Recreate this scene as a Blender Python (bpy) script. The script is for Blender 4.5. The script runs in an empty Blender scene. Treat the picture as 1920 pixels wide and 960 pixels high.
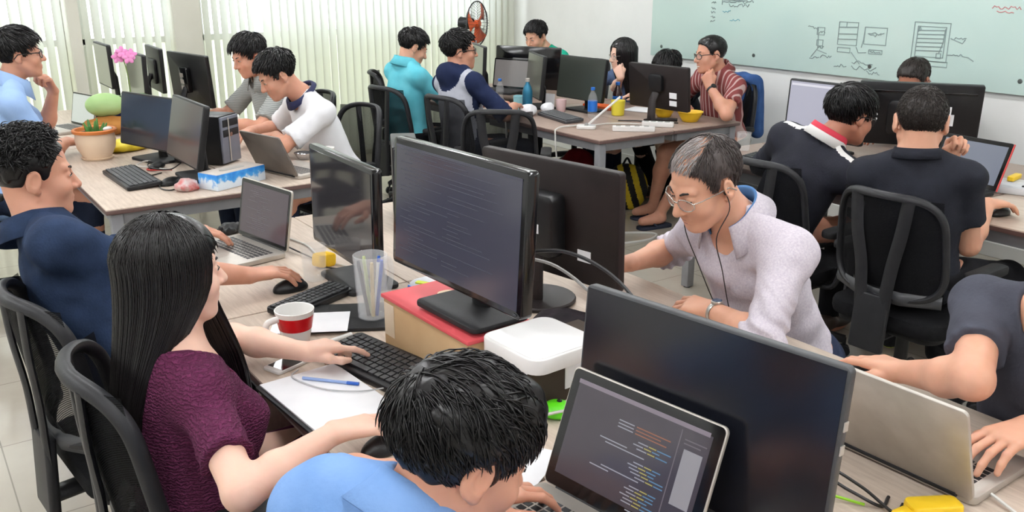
import bpy, bmesh, math, random
import numpy as np
from mathutils import Vector, Matrix
SC = bpy.context.scene
COL = SC.collection
RNG = np.random.default_rng(7)
random.seed(7)

# ------------------------------------------------------------------ materials
MATS = {}
def mat(name, col, rough=.5, metal=0., spec=.5, emit=None, estr=0., sss=0., alpha=1., coat=0., trans=0.):
    if name in MATS: return MATS[name]
    m = bpy.data.materials.new(name); m.use_nodes = True
    b = m.node_tree.nodes['Principled BSDF']
    b.inputs['Base Color'].default_value = (*col, 1)
    b.inputs['Roughness'].default_value = rough
    b.inputs['Metallic'].default_value = metal
    b.inputs['Specular IOR Level'].default_value = spec
    if emit: b.inputs['Emission Color'].default_value = (*emit, 1); b.inputs['Emission Strength'].default_value = estr
    if sss:
        b.inputs['Subsurface Weight'].default_value = sss
        b.inputs['Subsurface Radius'].default_value = (.012, .004, .002)
    if alpha < 1: b.inputs['Alpha'].default_value = alpha
    if coat: b.inputs['Coat Weight'].default_value = coat; b.inputs['Coat Roughness'].default_value = .05
    if trans: b.inputs['Transmission Weight'].default_value = trans
    MATS[name] = m
    return m
def nt(m): return m.node_tree.nodes, m.node_tree.links, m.node_tree.nodes['Principled BSDF']
def texco(N, L, kind='Object', scale=(1, 1, 1), rot=(0, 0, 0)):
    tc = N.new('ShaderNodeTexCoord'); mp = N.new('ShaderNodeMapping')
    mp.inputs['Scale'].default_value = scale; mp.inputs['Rotation'].default_value = rot
    L.new(tc.outputs[kind], mp.inputs['Vector']); return mp.outputs['Vector']
def ramp(N, L, fac, stops):
    r = N.new('ShaderNodeValToRGB'); e = r.color_ramp.elements
    while len(e) < len(stops): e.new(.5)
    for i, (p, c) in enumerate(stops): e[i].position = p; e[i].color = (*c, 1)
    L.new(fac, r.inputs['Fac']); return r.outputs['Color']
def noise(N, L, vec, scale=5, detail=3, rough=.5):
    n = N.new('ShaderNodeTexNoise'); n.inputs['Scale'].default_value = scale
    n.inputs['Detail'].default_value = detail; n.inputs['Roughness'].default_value = rough
    L.new(vec, n.inputs['Vector']); return n.outputs['Fac']
def bump(N, L, b, h, strength=.3, dist=.01):
    n = N.new('ShaderNodeBump'); n.inputs['Strength'].default_value = strength; n.inputs['Distance'].default_value = dist
    L.new(h, n.inputs['Height']); L.new(n.outputs['Normal'], b.inputs['Normal'])
def mottled(name, c1, c2, scale=8, rough=.5, bmp=0., bscale=40, metal=0., stretch=(1, 1, 1), spec=.5, coat=0., sss=0., dist=.005):
    if name in MATS: return MATS[name]
    if rough >= .7 and spec == .5: spec = .12
    m = mat(name, c1, rough, metal, spec, coat=coat, sss=sss); N, L, b = nt(m)
    v = texco(N, L, 'Object', stretch)
    L.new(ramp(N, L, noise(N, L, v, scale, 4), [(.3, c1), (.7, c2)]), b.inputs['Base Color'])
    if bmp: bump(N, L, b, noise(N, L, v, bscale, 3), bmp, dist)
    return m
def striped(name, c1, c2, scale=30, axis='X', rough=.8, width=.5, soft=.05, dist=0., bmp=.15, c3=None, rot=(0, 0, 0)):
    if name in MATS: return MATS[name]
    m = mat(name, c1, rough, spec=.2); N, L, b = nt(m)
    v = texco(N, L, 'Object', rot=rot)
    w = N.new('ShaderNodeTexWave'); w.bands_direction = axis; w.inputs['Scale'].default_value = scale
    w.inputs['Distortion'].default_value = dist; w.inputs['Detail'].default_value = 1
    L.new(v, w.inputs['Vector'])
    st = [(max(0, width - soft), c1), (min(1, width + soft), c2)]
    if c3: st.append((.97, c3))
    L.new(ramp(N, L, w.outputs['Fac'], st), b.inputs['Base Color'])
    if bmp: bump(N, L, b, noise(N, L, v, 60, 3), bmp, .004)
    return m

# ------------------------------------------------------------------ objects
def tag(o, label=None, cat=None, group=None, kind=None):
    if label: o['label'] = label
    if cat: o['category'] = cat
    if group: o['group'] = group
    if kind: o['kind'] = kind
    return o
def thing(name, label, cat, loc=(0, 0, 0), rz=0, group=None):
    o = bpy.data.objects.new(name, None); COL.objects.link(o); o.empty_display_size = .1
    o.location = loc; o.rotation_euler = (0, 0, rz)
    return tag(o, label, cat, group)
def link_mesh(name, me, m, parent=None, smooth=True):
    o = bpy.data.objects.new(name, me); COL.objects.link(o)
    for mm in (m if isinstance(m, (list, tuple)) else [m]): me.materials.append(mm)
    if smooth: me.polygons.foreach_set('use_smooth', np.ones(len(me.polygons), bool))
    if parent: o.parent = parent
    return o
def mesh_np(name, V, F, m, parent=None, smooth=True, midx=None):
    me = bpy.data.meshes.new(name)
    V = np.asarray(V, np.float32); F = np.asarray(F, np.int32)
    n = F.shape[1]
    me.vertices.add(len(V)); me.vertices.foreach_set('co', V.ravel())
    me.loops.add(F.size); me.loops.foreach_set('vertex_index', F.ravel())
    me.polygons.add(len(F)); me.polygons.foreach_set('loop_start', np.arange(0, F.size, n, dtype=np.int32))
    me.update(calc_edges=True); me.validate()
    o = link_mesh(name, me, m, parent, smooth)
    if midx is not None and len(midx) == len(me.polygons): me.polygons.foreach_set('material_index', np.asarray(midx, np.int32))
    return o
def copy_tree(o, parent=None):
    c = o.copy(); COL.objects.link(c)
    if parent: c.parent = parent
    for ch in list(o.children): copy_tree(ch, c)
    return c
def T(x=0, y=0, z=0): return Matrix.Translation((x, y, z))
def R(a, ax='Z'): return Matrix.Rotation(math.radians(a), 4, ax)
class MB:
    """collects shapes into one mesh"""
    def __init__(s): s.bm = bmesh.new(); s.mi = 0
    def _new(s, geom_v, M):
        if M is not None: bmesh.ops.transform(s.bm, matrix=M, verts=geom_v)
        fs = set(f for v in geom_v for f in v.link_faces)
        for f in fs: f.material_index = s.mi
        return s
    def box(s, sx, sy, sz, M=None, bev=.002, seg=2):
        r = bmesh.ops.create_cube(s.bm, size=1)
        vs = r['verts']; bmesh.ops.scale(s.bm, vec=(sx, sy, sz), verts=vs)
        if bev > 0:
            es = list(set(e for v in vs for e in v.link_edges))
            rr = bmesh.ops.bevel(s.bm, geom=es, offset=min(bev, min(sx, sy, sz) * .45), segments=seg, affect='EDGES', profile=.5)
            vs = list(set(rr['verts']) | set(v for v in vs if v.is_valid))
            vs = list(set(v for f in rr['faces'] for v in f.verts) | set(vs))
            seen = set(vs); stack = list(vs)
            while stack:
                v = stack.pop()
                for e in v.link_edges:
                    o = e.other_vert(v)
                    if o not in seen: seen.add(o); stack.append(o)
            vs = list(seen)
        return s._new(vs, M)
    def slab(s, sx, sy, sz, r, M=None, bev=.002, n=6):
        """box with rounded vertical corners, centred"""
        pts = []
        for cx, cy, a0 in ((1, 1, 0), (-1, 1, 90), (-1, -1, 180), (1, -1, 270)):
            for k in range(n + 1):
                a = math.radians(a0 + 90 * k / n)
                pts.append((cx * (sx / 2 - r) + r * math.cos(a), cy * (sy / 2 - r) + r * math.sin(a)))
        return s.prism(pts, -sz / 2, sz / 2, M, bev)
    def prism(s, pts, z0, z1, M=None, bev=0.):
        cx = sum(p[0] for p in pts) / len(pts); cy = sum(p[1] for p in pts) / len(pts)
        rings = []
        lv = [(z0, 0), (z1, 0)] if bev <= 0 else [(z0, bev), (z0 + bev * .3, bev * .3), (z0 + bev, 0), (z1 - bev, 0), (z1 - bev * .3, bev * .3), (z1, bev)]
        N = len(pts); rad = max(math.hypot(p[0] - cx, p[1] - cy) for p in pts)
        for z, ins in lv:
            rings.append([s.bm.verts.new((p[0] - (p[0] - cx) / max(1e-6, math.hypot(p[0] - cx, p[1] - cy)) * ins, p[1] - (p[1] - cy) / max(1e-6, math.hypot(p[0] - cx, p[1] - cy)) * ins, z)) for p in pts])
        for a, b in zip(rings, rings[1:]):
            for i in range(N): s.bm.faces.new((a[i], a[(i + 1) % N], b[(i + 1) % N], b[i]))
        s.bm.faces.new(rings[0][::-1]); s.bm.faces.new(rings[-1])
        return s._new([v for r_ in rings for v in r_], M)
    def lathe(s, prof, M=None, n=24, close=True, sx=1, sy=1):
        rings = []
        for r, z in prof:
            rings.append([s.bm.verts.new((r * sx * math.cos(2 * math.pi * i / n), r * sy * math.sin(2 * math.pi * i / n), z)) for i in range(n)])
        for a, b in zip(rings, rings[1:]):
            for i in range(n): s.bm.faces.new((a[i], a[(i + 1) % n], b[(i + 1) % n], b[i]))
        if close:
            if prof[0][0] > 1e-5: s.bm.faces.new(rings[0][::-1])
            if prof[-1][0] > 1e-5: s.bm.faces.new(rings[-1])
        return s._new([v for r_ in rings for v in r_], M)
    def cyl(s, r, h, M=None, n=20, r2=None, bev=.0):
        r2 = r if r2 is None else r2
        pr = [(r, 0), (r2, h)] if bev <= 0 else [(r - bev, 0), (r, bev), (r2, h - bev), (r2 - bev, h)]
        return s.lathe(pr, M, n)
    def ball(s, r, M=None, sx=1, sy=1, sz=1, n=16):
        k = bmesh.ops.create_uvsphere(s.bm, u_segments=n, v_segments=max(6, n // 2), radius=r)
        bmesh.ops.scale(s.bm, vec=(sx, sy, sz), verts=k['verts'])
        return s._new(k['verts'], M)
    def tube(s, path, r, M=None, n=8, flat=1., closed=False, up=(0, 0, 1)):
        P = [Vector(p) for p in path]; N = len(P); rings = []; prev = None
        for i, p in enumerate(P):
            if closed: t = (P[(i + 1) % N] - P[i - 1]).normalized()
            else: t = (P[min(i + 1, N - 1)] - P[max(i - 1, 0)]).normalized()
            if prev is None:
                u = Vector(up); u = (u - t * u.dot(t))
                if u.length < 1e-4: u = Vector((1, 0, 0)); u = u - t * u.dot(t)
            else: u = prev - t * prev.dot(t)
            u.normalize(); prev = u; w = t.cross(u)
            rr = r[i] if isinstance(r, (list, tuple)) else r
            rings.append([s.bm.verts.new(p + u * (rr * math.cos(2 * math.pi * k / n)) + w * (rr * flat * math.sin(2 * math.pi * k / n))) for k in range(n)])
        pairs = list(zip(rings, rings[1:])) + ([(rings[-1], rings[0])] if closed else [])
        for a, b in pairs:
            for k in range(n): s.bm.faces.new((a[k], a[(k + 1) % n], b[(k + 1) % n], b[k]))
        if not closed: s.bm.faces.new(rings[0][::-1]); s.bm.faces.new(rings[-1])
        return s._new([v for r_ in rings for v in r_], M)
    def grid(s, fn, nu, nv, M=None, closed_u=False):
        V = [[s.bm.verts.new(fn(i / (nu if closed_u else nu - 1), j / (nv - 1))) for i in range(nu)] for j in range(nv)]
        for j in range(nv - 1):
            for i in range(nu if closed_u else nu - 1):
                s.bm.faces.new((V[j][i], V[j][(i + 1) % nu], V[j + 1][(i + 1) % nu], V[j + 1][i]))
        return s._new([v for r_ in V for v in r_], M)
    def build(s, name, m, parent=None, smooth=True, M=None, solid=0., auto=True):
        if M is not None: bmesh.ops.transform(s.bm, matrix=M, verts=s.bm.verts)
        bmesh.ops.recalc_face_normals(s.bm, faces=s.bm.faces)
        me = bpy.data.meshes.new(name); s.bm.to_mesh(me); s.bm.free()
        o = link_mesh(name, me, m, parent, smooth)
        if smooth and auto:
            try: me.set_sharp_from_angle(angle=math.radians(40))
            except Exception: pass
        if solid:
            sm = o.modifiers.new('thick', 'SOLIDIFY'); sm.thickness = solid; sm.offset = 0
        return o
def spline(pts, n=8):
    """Catmull-Rom through points"""
    P = [np.array(p, float) for p in pts]; P = [2 * P[0] - P[1]] + P + [2 * P[-1] - P[-2]]; out = []
    for i in range(1, len(P) - 2):
        for k in range(n):
            t = k / n
            out.append(.5 * ((2 * P[i]) + (P[i + 1] - P[i - 1]) * t + (2 * P[i - 1] - 5 * P[i] + 4 * P[i + 1] - P[i + 2]) * t * t + (3 * P[i] - P[i - 1] - 3 * P[i + 1] + P[i + 2]) * t ** 3))
    out.append(P[-2]); return [tuple(p) for p in out]

# ------------------------------------------------------------------ sculpting fields
_LAT = RNG.random((32, 32, 32)).astype(np.float32)
def vnoise(P, freq=(10, 10, 10), seed=0):
    q = P * np.array(freq, np.float32) + seed * 7.13
    i = np.floor(q).astype(np.int32); f = (q - i).astype(np.float32); f = f * f * (3 - 2 * f)
    i &= 31; j = (i + 1) & 31
    a = _LAT; x0, y0, z0 = i[..., 0], i[..., 1], i[..., 2]; x1, y1, z1 = j[..., 0], j[..., 1], j[..., 2]
    fx, fy, fz = f[..., 0], f[..., 1], f[..., 2]
    c = (a[x0, y0, z0] * (1 - fx) + a[x1, y0, z0] * fx) * (1 - fy) + (a[x0, y1, z0] * (1 - fx) + a[x1, y1, z0] * fx) * fy
    d = (a[x0, y0, z1] * (1 - fx) + a[x1, y0, z1] * fx) * (1 - fy) + (a[x0, y1, z1] * (1 - fx) + a[x1, y1, z1] * fx) * fy
    return c * (1 - fz) + d * fz - .5
def V3(*a): return np.array(a, np.float32)
def nrm(v): v = np.asarray(v, float); return v / max(1e-9, np.linalg.norm(v))
class Cone:
    def __init__(s, a, b, ra, rb, k=.02, cut=None):
        s.a, s.b = np.asarray(a, np.float32), np.asarray(b, np.float32); s.ra, s.rb, s.k = ra, rb, k; s.cut = cut
    def box(s):
        r = max(s.ra, s.rb); return np.minimum(s.a, s.b) - r, np.maximum(s.a, s.b) + r
    def d(s, P):
        ab = s.b - s.a; t = np.clip(((P - s.a) @ ab) / max(1e-9, float(ab @ ab)), 0, 1)
        q = P - s.a - t[..., None] * ab
        d = np.sqrt((q * q).sum(-1)) - (s.ra + (s.rb - s.ra) * t)
        if s.cut is not None:
            n = ab / np.linalg.norm(ab); d = np.maximum(d, (P - s.b) @ n - s.cut)
        return d
class Ell:
    def __init__(s, c, r, M=None, k=.03):
        s.c = np.asarray(c, np.float32); s.r = np.asarray(r, np.float32); s.k = k
        s.M = np.eye(3, dtype=np.float32) if M is None else np.asarray(M, np.float32)  # columns = local axes in world
    def box(s):
        e = np.abs(s.M) @ s.r; return s.c - e, s.c + e
    def d(s, P):
        q = (P - s.c) @ s.M; k0 = np.sqrt(((q / s.r) ** 2).sum(-1)); k1 = np.sqrt(((q / s.r ** 2) ** 2).sum(-1))
        return k0 * (k0 - 1) / np.maximum(k1, 1e-6)
class Field:
    def __init__(s, lo, hi, vox, fine=()):
        """rectilinear grid: step vox, finer inside the boxes (lo, hi, step) of fine"""
        s.v = vox; s.ax = []
        for a in range(3):
            x = float(lo[a]); g = [x]
            while x < hi[a]:
                st = vox
                for fl, fh, fs in fine:
                    if fl[a] - fs <= x <= fh[a]: st = min(st, fs)
                    elif x < fl[a]: st = min(st, max(fs, fl[a] - x))
                x += st; g.append(x)
            s.ax.append(np.array(g, np.float32))
        s.n = np.array([len(g) for g in s.ax]); s.lo = np.array([g[0] for g in s.ax]); s.hi = np.array([g[-1] for g in s.ax])
        s.F = np.full(tuple(s.n), 1., np.float32)
    def sub(s, lo, hi):
        sl, g = [], []
        for a in range(3):
            i0 = max(0, np.searchsorted(s.ax[a], lo[a]) - 1); i1 = min(s.n[a], np.searchsorted(s.ax[a], hi[a]) + 1)
            if i1 <= i0: return None, None
            sl.append(slice(i0, i1)); g.append(s.ax[a][i0:i1])
        return tuple(sl), np.stack(np.meshgrid(*g, indexing='ij'), -1)
    def add(s, pr, off=0.):
        lo, hi = pr.box(); m = max(pr.k, .0) + 3 * s.v + off
        sl, P = s.sub(lo - m, hi + m)
        if sl is None: return
        d = pr.d(P) - off; a = s.F[sl]; k = pr.k
        if k > 0:
            h = np.maximum(k - np.abs(a - d), 0) / k; s.F[sl] = np.minimum(a, d) - h * h * k * .25
        else: s.F[sl] = np.minimum(a, d)
    def cutp(s, pr, off=0.):
        lo, hi = pr.box(); m = pr.k + 3 * s.v + off
        sl, P = s.sub(lo - m, hi + m)
        if sl is None: return
        d = -(pr.d(P) - off); a = s.F[sl]; k = max(pr.k, 1e-4)
        h = np.maximum(k - np.abs(a - d), 0) / k; s.F[sl] = np.maximum(a, d) + h * h * k * .25
    def plane(s, c, n, k=.004):
        """keep the side n points away from"""
        sl, P = s.sub(s.lo, s.hi)
        d = (P - np.asarray(c, np.float32)) @ np.asarray(n, np.float32); a = s.F[sl]
        h = np.maximum(k - np.abs(a - d), 0) / k; s.F[sl] = np.maximum(a, d) + h * h * k * .25
    def wob(s, fn):
        near = np.abs(s.F) < .06
        idx = np.nonzero(near); P = np.stack([s.ax[a][idx[a]] for a in range(3)], -1).astype(np.float32)
        s.F[near] += fn(P)
    def mesh(s):
        F = np.pad(s.F, 1, constant_values=1.)
        ax = [np.concatenate(([2 * g[0] - g[1]], g, [2 * g[-1] - g[-2]])) for g in s.ax]
        S = F < 0; n = np.array(F.shape) - 1
        cnt = np.zeros(tuple(n), np.int8)
        offs = [(i, j, k) for i in (0, 1) for j in (0, 1) for k in (0, 1)]
        for o in offs: cnt += S[o[0]:o[0] + n[0], o[1]:o[1] + n[1], o[2]:o[2] + n[2]]
        act = (cnt > 0) & (cnt < 8); I = np.argwhere(act)
        if len(I) == 0: return np.zeros((0, 3)), np.zeros((0, 4), int)
        vals = np.stack([F[I[:, 0] + o[0], I[:, 1] + o[1], I[:, 2] + o[2]] for o in offs], 1)
        acc = np.zeros((len(I), 3), np.float32); num = np.zeros(len(I), np.float32); O = np.array(offs, np.float32)
        for a in range(8):
            for b in range(a + 1, 8):
                if abs(O[a] - O[b]).sum() == 1:
                    va, vb = vals[:, a], vals[:, b]; m = (va < 0) != (vb < 0)
                    t = np.where(m, va / np.where(m, va - vb, 1), 0)
                    acc += m[:, None] * (O[a] + t[:, None] * (O[b] - O[a])); num += m
        fr = acc / num[:, None]
        V = np.stack([ax[a][I[:, a]] * (1 - fr[:, a]) + ax[a][I[:, a] + 1] * fr[:, a] for a in range(3)], 1)
        idx = np.full(tuple(n), -1, np.int32); idx[act] = np.arange(len(I))
        Q = []
        for ax in range(3):
            u, w = [(1, 2), (2, 0), (0, 1)][ax]
            sa = [slice(None)] * 3; sb = [slice(None)] * 3; sa[ax] = slice(0, -1); sb[ax] = slice(1, None)
            A, B = S[tuple(sa)], S[tuple(sb)]
            E = np.argwhere(A != B)
            E = E[(E[:, u] > 0) & (E[:, w] > 0) & (E[:, u] < n[u]) & (E[:, w] < n[w])]
            ins = A[E[:, 0], E[:, 1], E[:, 2]]
            def at(du, dw):
                e = E.copy(); e[:, u] += du; e[:, w] += dw; return idx[e[:, 0], e[:, 1], e[:, 2]]
            q = np.stack([at(-1, -1), at(0, -1), at(0, 0), at(-1, 0)], 1)
            q[~ins] = q[~ins][:, ::-1]; Q.append(q)
        return V, np.concatenate(Q)
def relax(V, F, it=2, lam=.5):
    n = len(V); A = np.concatenate([F[:, [0, 1, 2, 3]].ravel(), F[:, [1, 2, 3, 0]].ravel()]); B = np.concatenate([F[:, [1, 2, 3, 0]].ravel(), F[:, [0, 1, 2, 3]].ravel()])
    c = np.maximum(np.bincount(A, minlength=n), 1)[:, None]
    for _ in range(it):
        s = np.stack([np.bincount(A, weights=V[B, k], minlength=n) for k in range(3)], 1)
        V = V + lam * (s / c - V)
    return V
def sculpt(prims, vox, off=0., cuts=(), planes=(), wob=None, it=1, lo=None, hi=None, fine=()):
    bs = [p.box() for p in prims]
    L = np.min([b[0] for b in bs], 0) - .03 - off; H = np.max([b[1] for b in bs], 0) + .03 + off
    if lo is not None: L = np.maximum(L, lo); H = np.minimum(H, hi)
    f = Field(L, H, vox, fine)
    for p in prims: f.add(p, off)
    for p in cuts: f.cutp(p)
    if wob: f.wob(wob)
    for c, n in planes: f.plane(c, n)
    V, F = f.mesh()
    if it and len(V): V = relax(V, F, it)
    return V, F
def joinVF(parts):
    Vs, Fs, b = [], [], 0
    for V, F in parts:
        if len(V) == 0: continue
        Vs.append(V); Fs.append(F + b); b += len(V)
    return np.concatenate(Vs), np.concatenate(Fs)
def tubesVF(P, rad, sides=3, flat=1.):
    """P (n,m,3) strands, rad (n,m) -> quads"""
    n, m, _ = P.shape
    t = np.gradient(P, axis=1); t /= np.maximum(np.linalg.norm(t, axis=-1, keepdims=True), 1e-9)
    ref = RNG.normal(size=(n, 1, 3)); u = np.cross(t, np.broadcast_to(ref, t.shape)); u /= np.maximum(np.linalg.norm(u, axis=-1, keepdims=True), 1e-9)
    w = np.cross(t, u)
    V = np.stack([P + rad[..., None] * (u * math.cos(2 * math.pi * k / sides) + flat * w * math.sin(2 * math.pi * k / sides)) for k in range(sides)], 2)
    idx = np.arange(n * m * sides).reshape(n, m, sides)
    nx = np.roll(idx, -1, 2)
    F = np.stack([idx[:, :-1], nx[:, :-1], nx[:, 1:], idx[:, 1:]], -1).reshape(-1, 4)
    return V.reshape(-1, 3), F
# ------------------------------------------------------------------ people
HC = V3(0, -.012, .035); HR = V3(.076, .096, .083)
HL_Y = [-.13, -.05, -.034, -.024, .004, .012, .028, .036, .055, .08, .12]
HL_Z = [-.068, -.06, -.02, .014, .02, -.012, -.012, .03, .06, .077, .085]
def frame(yaw, pitch=0, roll=0):
    a, p, r = (math.radians(t) for t in (yaw, pitch, roll))
    f = np.array([math.cos(a), math.sin(a), 0]); s = np.array([math.sin(a), -math.cos(a), 0]); u = np.array([0, 0, 1.])
    f, u = f * math.cos(p) - u * math.sin(p), u * math.cos(p) + f * math.sin(p)
    s, u = s * math.cos(r) - u * math.sin(r), u * math.cos(r) + s * math.sin(r)
    return np.stack([s, f, u], 1)
def head_prims(c, H, hs=1., nose=1., jaw=1.):
    P, C = [], []
    def w(p): return c + H @ (np.array(p, float) * hs)
    def E(p, r, k=.025, M=None, L=P): L.append(Ell(w(p), np.array(r) * hs, H if M is None else H @ M, k * hs))
    def K(a, b, ra, rb, k=.02, L=P): L.append(Cone(w(a), w(b), ra * hs, rb * hs, k * hs))
    E(HC, HR); E((0, .028, -.03), (.062 * jaw, .064, .084)); E((0, .042, -.068), (.049 * jaw, .05, .045))
    for s in (1, -1):
        K((s * .055 * jaw, 0, -.05), (s * .022, .066, -.096), .017, .016)
        E((s * .041, .06, -.03), (.025, .025, .024)); K((s * .014, .083, .021), (s * .042, .072, .024), .010, .008, .014)
    E((0, .077, -.1), (.021, .016, .016), .016)
    for s in (1, -1): E((s * .032, .104, .004), (.017, .015, .011), .014, None, C)
    N2 = []
    K((0, .086, .012), (0, .102 + .008 * nose, -.03), .0075, .0125, .012, N2)
    for s in (1, -1):
        E((s * .0125, .098, -.034), (.0085, .01, .0075), .006, None, N2)
        E((s * .032, .0775, .004), (.0145, .0125, .0125), .004, None, N2)
    E((0, .0885, -.061), (.023, .0105, .0058), .006, None, N2); E((0, .0875, -.0725), (.019, .0105, .0068), .006, None, N2)
    er = np.array(Matrix.Rotation(math.radians(-14), 3, 'X'))
    Cc = []
    for s in (1, -1):
        M = np.array(Matrix.Rotation(math.radians(-s * 20), 3, 'Z')) @ er
        E((s * .0815, -.012, -.004), (.008, .02, .032), .006, M, N2); E((s * .0775, -.004, -.03), (.008, .011, .012), .008, None, N2)
        E((s * .089, -.007, .0), (.005, .011, .019), .006, M, Cc)
    return P, C, N2, Cc
def hand_prims(wr, fwd, up, side, pose='relax', sc=1.):
    f = nrm(fwd); u = nrm(np.array(up) - f * np.dot(up, f)); y = np.cross(u, f) * (1 if side == 'R' else -1)
    M = np.stack([f, y, u], 1); P = []
    def w(p): return wr + M @ (np.array(p, float) * sc)
    curl = {'relax': (18, 28, 18), 'type': (14, 23, 14), 'mouse': (10, 22, 14), 'fist': (62, 85, 50), 'flat': (4, 8, 5), 'point': (14, 14, 8)}[pose]
    ky = [.031, .0105, -.0105, -.030]; kx = [.086, .090, .085, .077]
    for i in range(4): P.append(Cone(w((.004, ky[i] * .55, .002)), w((kx[i], ky[i], .0)), .0155 * sc, .0115 * sc, .014 * sc))
    P.append(Cone(w((.012, .008, -.006)), w((.07, .004, -.010)), .017 * sc, .014 * sc, .016 * sc))
    L = [(.043, .026, .021), (.047, .030, .022), (.044, .028, .021), (.034, .021, .019)]
    for i in range(4):
        a = 0; p = np.array([kx[i], ky[i], 0.]); sp = (.10, .03, -.04, -.12)[i]
        cc = curl if not (pose == 'point' and i > 0) else (40, 55, 35)
        for j in range(3):
            a += math.radians(cc[j] + (i * 3 if j == 0 else 0)); d = np.array([math.cos(a), sp * math.cos(a), -math.sin(a)])
            q = p + d * L[i][j]
            P.append(Cone(w(p), w(q), (.0096, .0086, .0078)[j] * sc, (.0086, .0078, .0066)[j] * sc, .0035 * sc)); p = q
    th = {'fist': [(.02, .02, -.01), (.055, .042, -.022), (.085, .022, -.034), (.1, .002, -.036)]}.get(pose, [(.018, .018, -.01), (.048, .046, -.016), (.078, .056, -.024), (.103, .052, -.030)])
    for j in range(3): P.append(Cone(w(th[j]), w(th[j + 1]), (.0145, .0115, .0098)[j] * sc, (.0118, .0098, .0078)[j] * sc, .008 * sc))
    return P
def ik(S, W, L1, L2, pole):
    d = W - S; D = np.linalg.norm(d); Dm = (L1 + L2) * .995
    if D > Dm: W = S + d / D * Dm; D = Dm; d = W - S
    a = (L1 * L1 - L2 * L2 + D * D) / (2 * D); hgt = math.sqrt(max(0, L1 * L1 - a * a))
    n = d / D; p = np.array(pole, float); p = p - n * (p @ n); p = nrm(p)
    return S + n * a + p * hgt, W
def hairline(y, low=0.): return np.interp(y, HL_Y, HL_Z) - low
def strands_on(n, m, length, flow, lift=.2, grav=.3, r0=.0014, t=(.014, .007), low=0., keep=None, wave=0., jit=.25, hl=.4, top_only=-9):
    """short hair laid over the scalp, in head space"""
    u = RNG.normal(size=(n * 4, 3)); u /= np.linalg.norm(u, axis=1, keepdims=True)
    z_ = HC[2] + HR[2] * u[:, 2]; t0 = (t[1] + (t[0] - t[1]) * np.clip((z_ - .01) / .07, 0, 1) - .003)[:, None]
    p = HC + (HR + t0) * u
    ok = (p[:, 2] > hairline(p[:, 1], low) + .003) & (p[:, 2] > top_only)
    ok &= ~((np.abs(p[:, 0]) > .05) & (p[:, 1] > -.045) & (p[:, 1] < .012) & (p[:, 2] < .034))
    if keep is not None: ok &= keep(p)
    p = p[ok][:n]; t0 = t0[ok][:n]; n = len(p)
    Ln = length(p) * RNG.uniform(.7, 1.15, n) * np.clip((p[:, 2] - hairline(p[:, 1], low)) / .035, hl, 1); d = flow(p) + RNG.normal(size=(n, 3)) * jit
    P = np.zeros((n, m, 3)); nz = RNG.normal(size=(n, 3)) * wave
    for k in range(m):
        P[:, k] = p
        nn = (p - HC) / (HR ** 2); nn /= np.linalg.norm(nn, axis=1, keepdims=True)
        d = d - nn * (d * nn).sum(1, keepdims=True); d /= np.maximum(np.linalg.norm(d, axis=1, keepdims=True), 1e-6)
        s = k / (m - 1)
        dd = d + nn * lift * (1.2 - s) + np.array([0, 0, -1]) * grav * s + nz * math.sin(s * 5)
        dd /= np.linalg.norm(dd, axis=1, keepdims=True)
        p = p + dd * (Ln / (m - 1))[:, None]
        q = (p - HC) / (HR + t0); rr = np.linalg.norm(q, axis=1, keepdims=True)
        p = np.where(rr < 1, HC + (HR + t0) * q / rr, p); d = dd
    rad = r0 * np.interp(np.linspace(0, 1, m), [0, .3, .8, 1], [.8, 1, .75, .2])[None, :] * RNG.uniform(.7, 1.3, (n, 1))
    return tubesVF(P, rad)
def hair_cap(t_top=.014, t_side=.007, vox=.004, low=0., amp=.004, bald=None, freq=(60, 25, 40), fwd_bulge=0.):
    f = Field(HC - HR - .04, HC + HR + .045, vox)
    P = np.stack(np.meshgrid(*f.ax, indexing='ij'), -1)
    d = Ell(HC, HR).d(P); z = P[..., 2]; y = P[..., 1]
    t = t_side + (t_top - t_side) * np.clip((z - .01) / .07, 0, 1)
    t = t + fwd_bulge * np.clip((y - .03) / .05, 0, 1) * np.clip((z - .06) / .04, 0, 1)
    d = d - t + amp * vnoise(P, freq, 3) * 2
    e = (hairline(y, low) - z) * .7
    if bald is not None: e = np.maximum(e, bald(P))
    k = .008; h = np.maximum(k - np.abs(d - e), 0) / k
    f.F = (np.maximum(d, e) + h * h * k * .25).astype(np.float32)
    V, F = f.mesh(); return relax(V, F, 1), F
def crown_flow(c=(.0, -.06, .1), bias=(0, .4, 0), w=1.):
    c = np.array(c); b = np.array(bias)
    def fn(p):
        v = p - c; v /= np.maximum(np.linalg.norm(v, axis=1, keepdims=True), 1e-6); return v * w + b
    return fn
def hair_long(yawless, n, m, length, r0, fall, part_y=.0, phi0=28, phi1=332, ends=.05):
    """long straight hair from the crown; fall(phi) -> (dx, dy) drift of the hanging part"""
    ph = np.radians(RNG.uniform(phi0, phi1, n)); th0 = np.radians(RNG.uniform(2, 40, n)); t = RNG.uniform(.006, .02, n)
    P = np.zeros((n, m, 3)); Ls = length * RNG.uniform(1 - ends * 2, 1, n)
    for i in range(m):
        s = i / (m - 1) * Ls
        arc = .155; th = th0 + np.minimum(s, arc) / arc * (np.radians(100) - th0)
        on = np.stack([np.sin(th) * np.sin(ph) * (HR[0] + t), np.sin(th) * np.cos(ph) * (HR[1] + t), np.cos(th) * (HR[2] + t)], 1) + HC
        dn = np.maximum(0, s - arc); dx, dy = fall(ph, np.clip(dn / .35, 0, 1))
        P[:, i] = on + np.stack([dx, dy, -dn], 1)
    rad = r0 * np.interp(np.linspace(0, 1, m), [0, .2, .85, 1], [.7, 1, .9, .3])[None, :] * np.ones((n, 1))
    return tubesVF(P, rad, 4)
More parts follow.
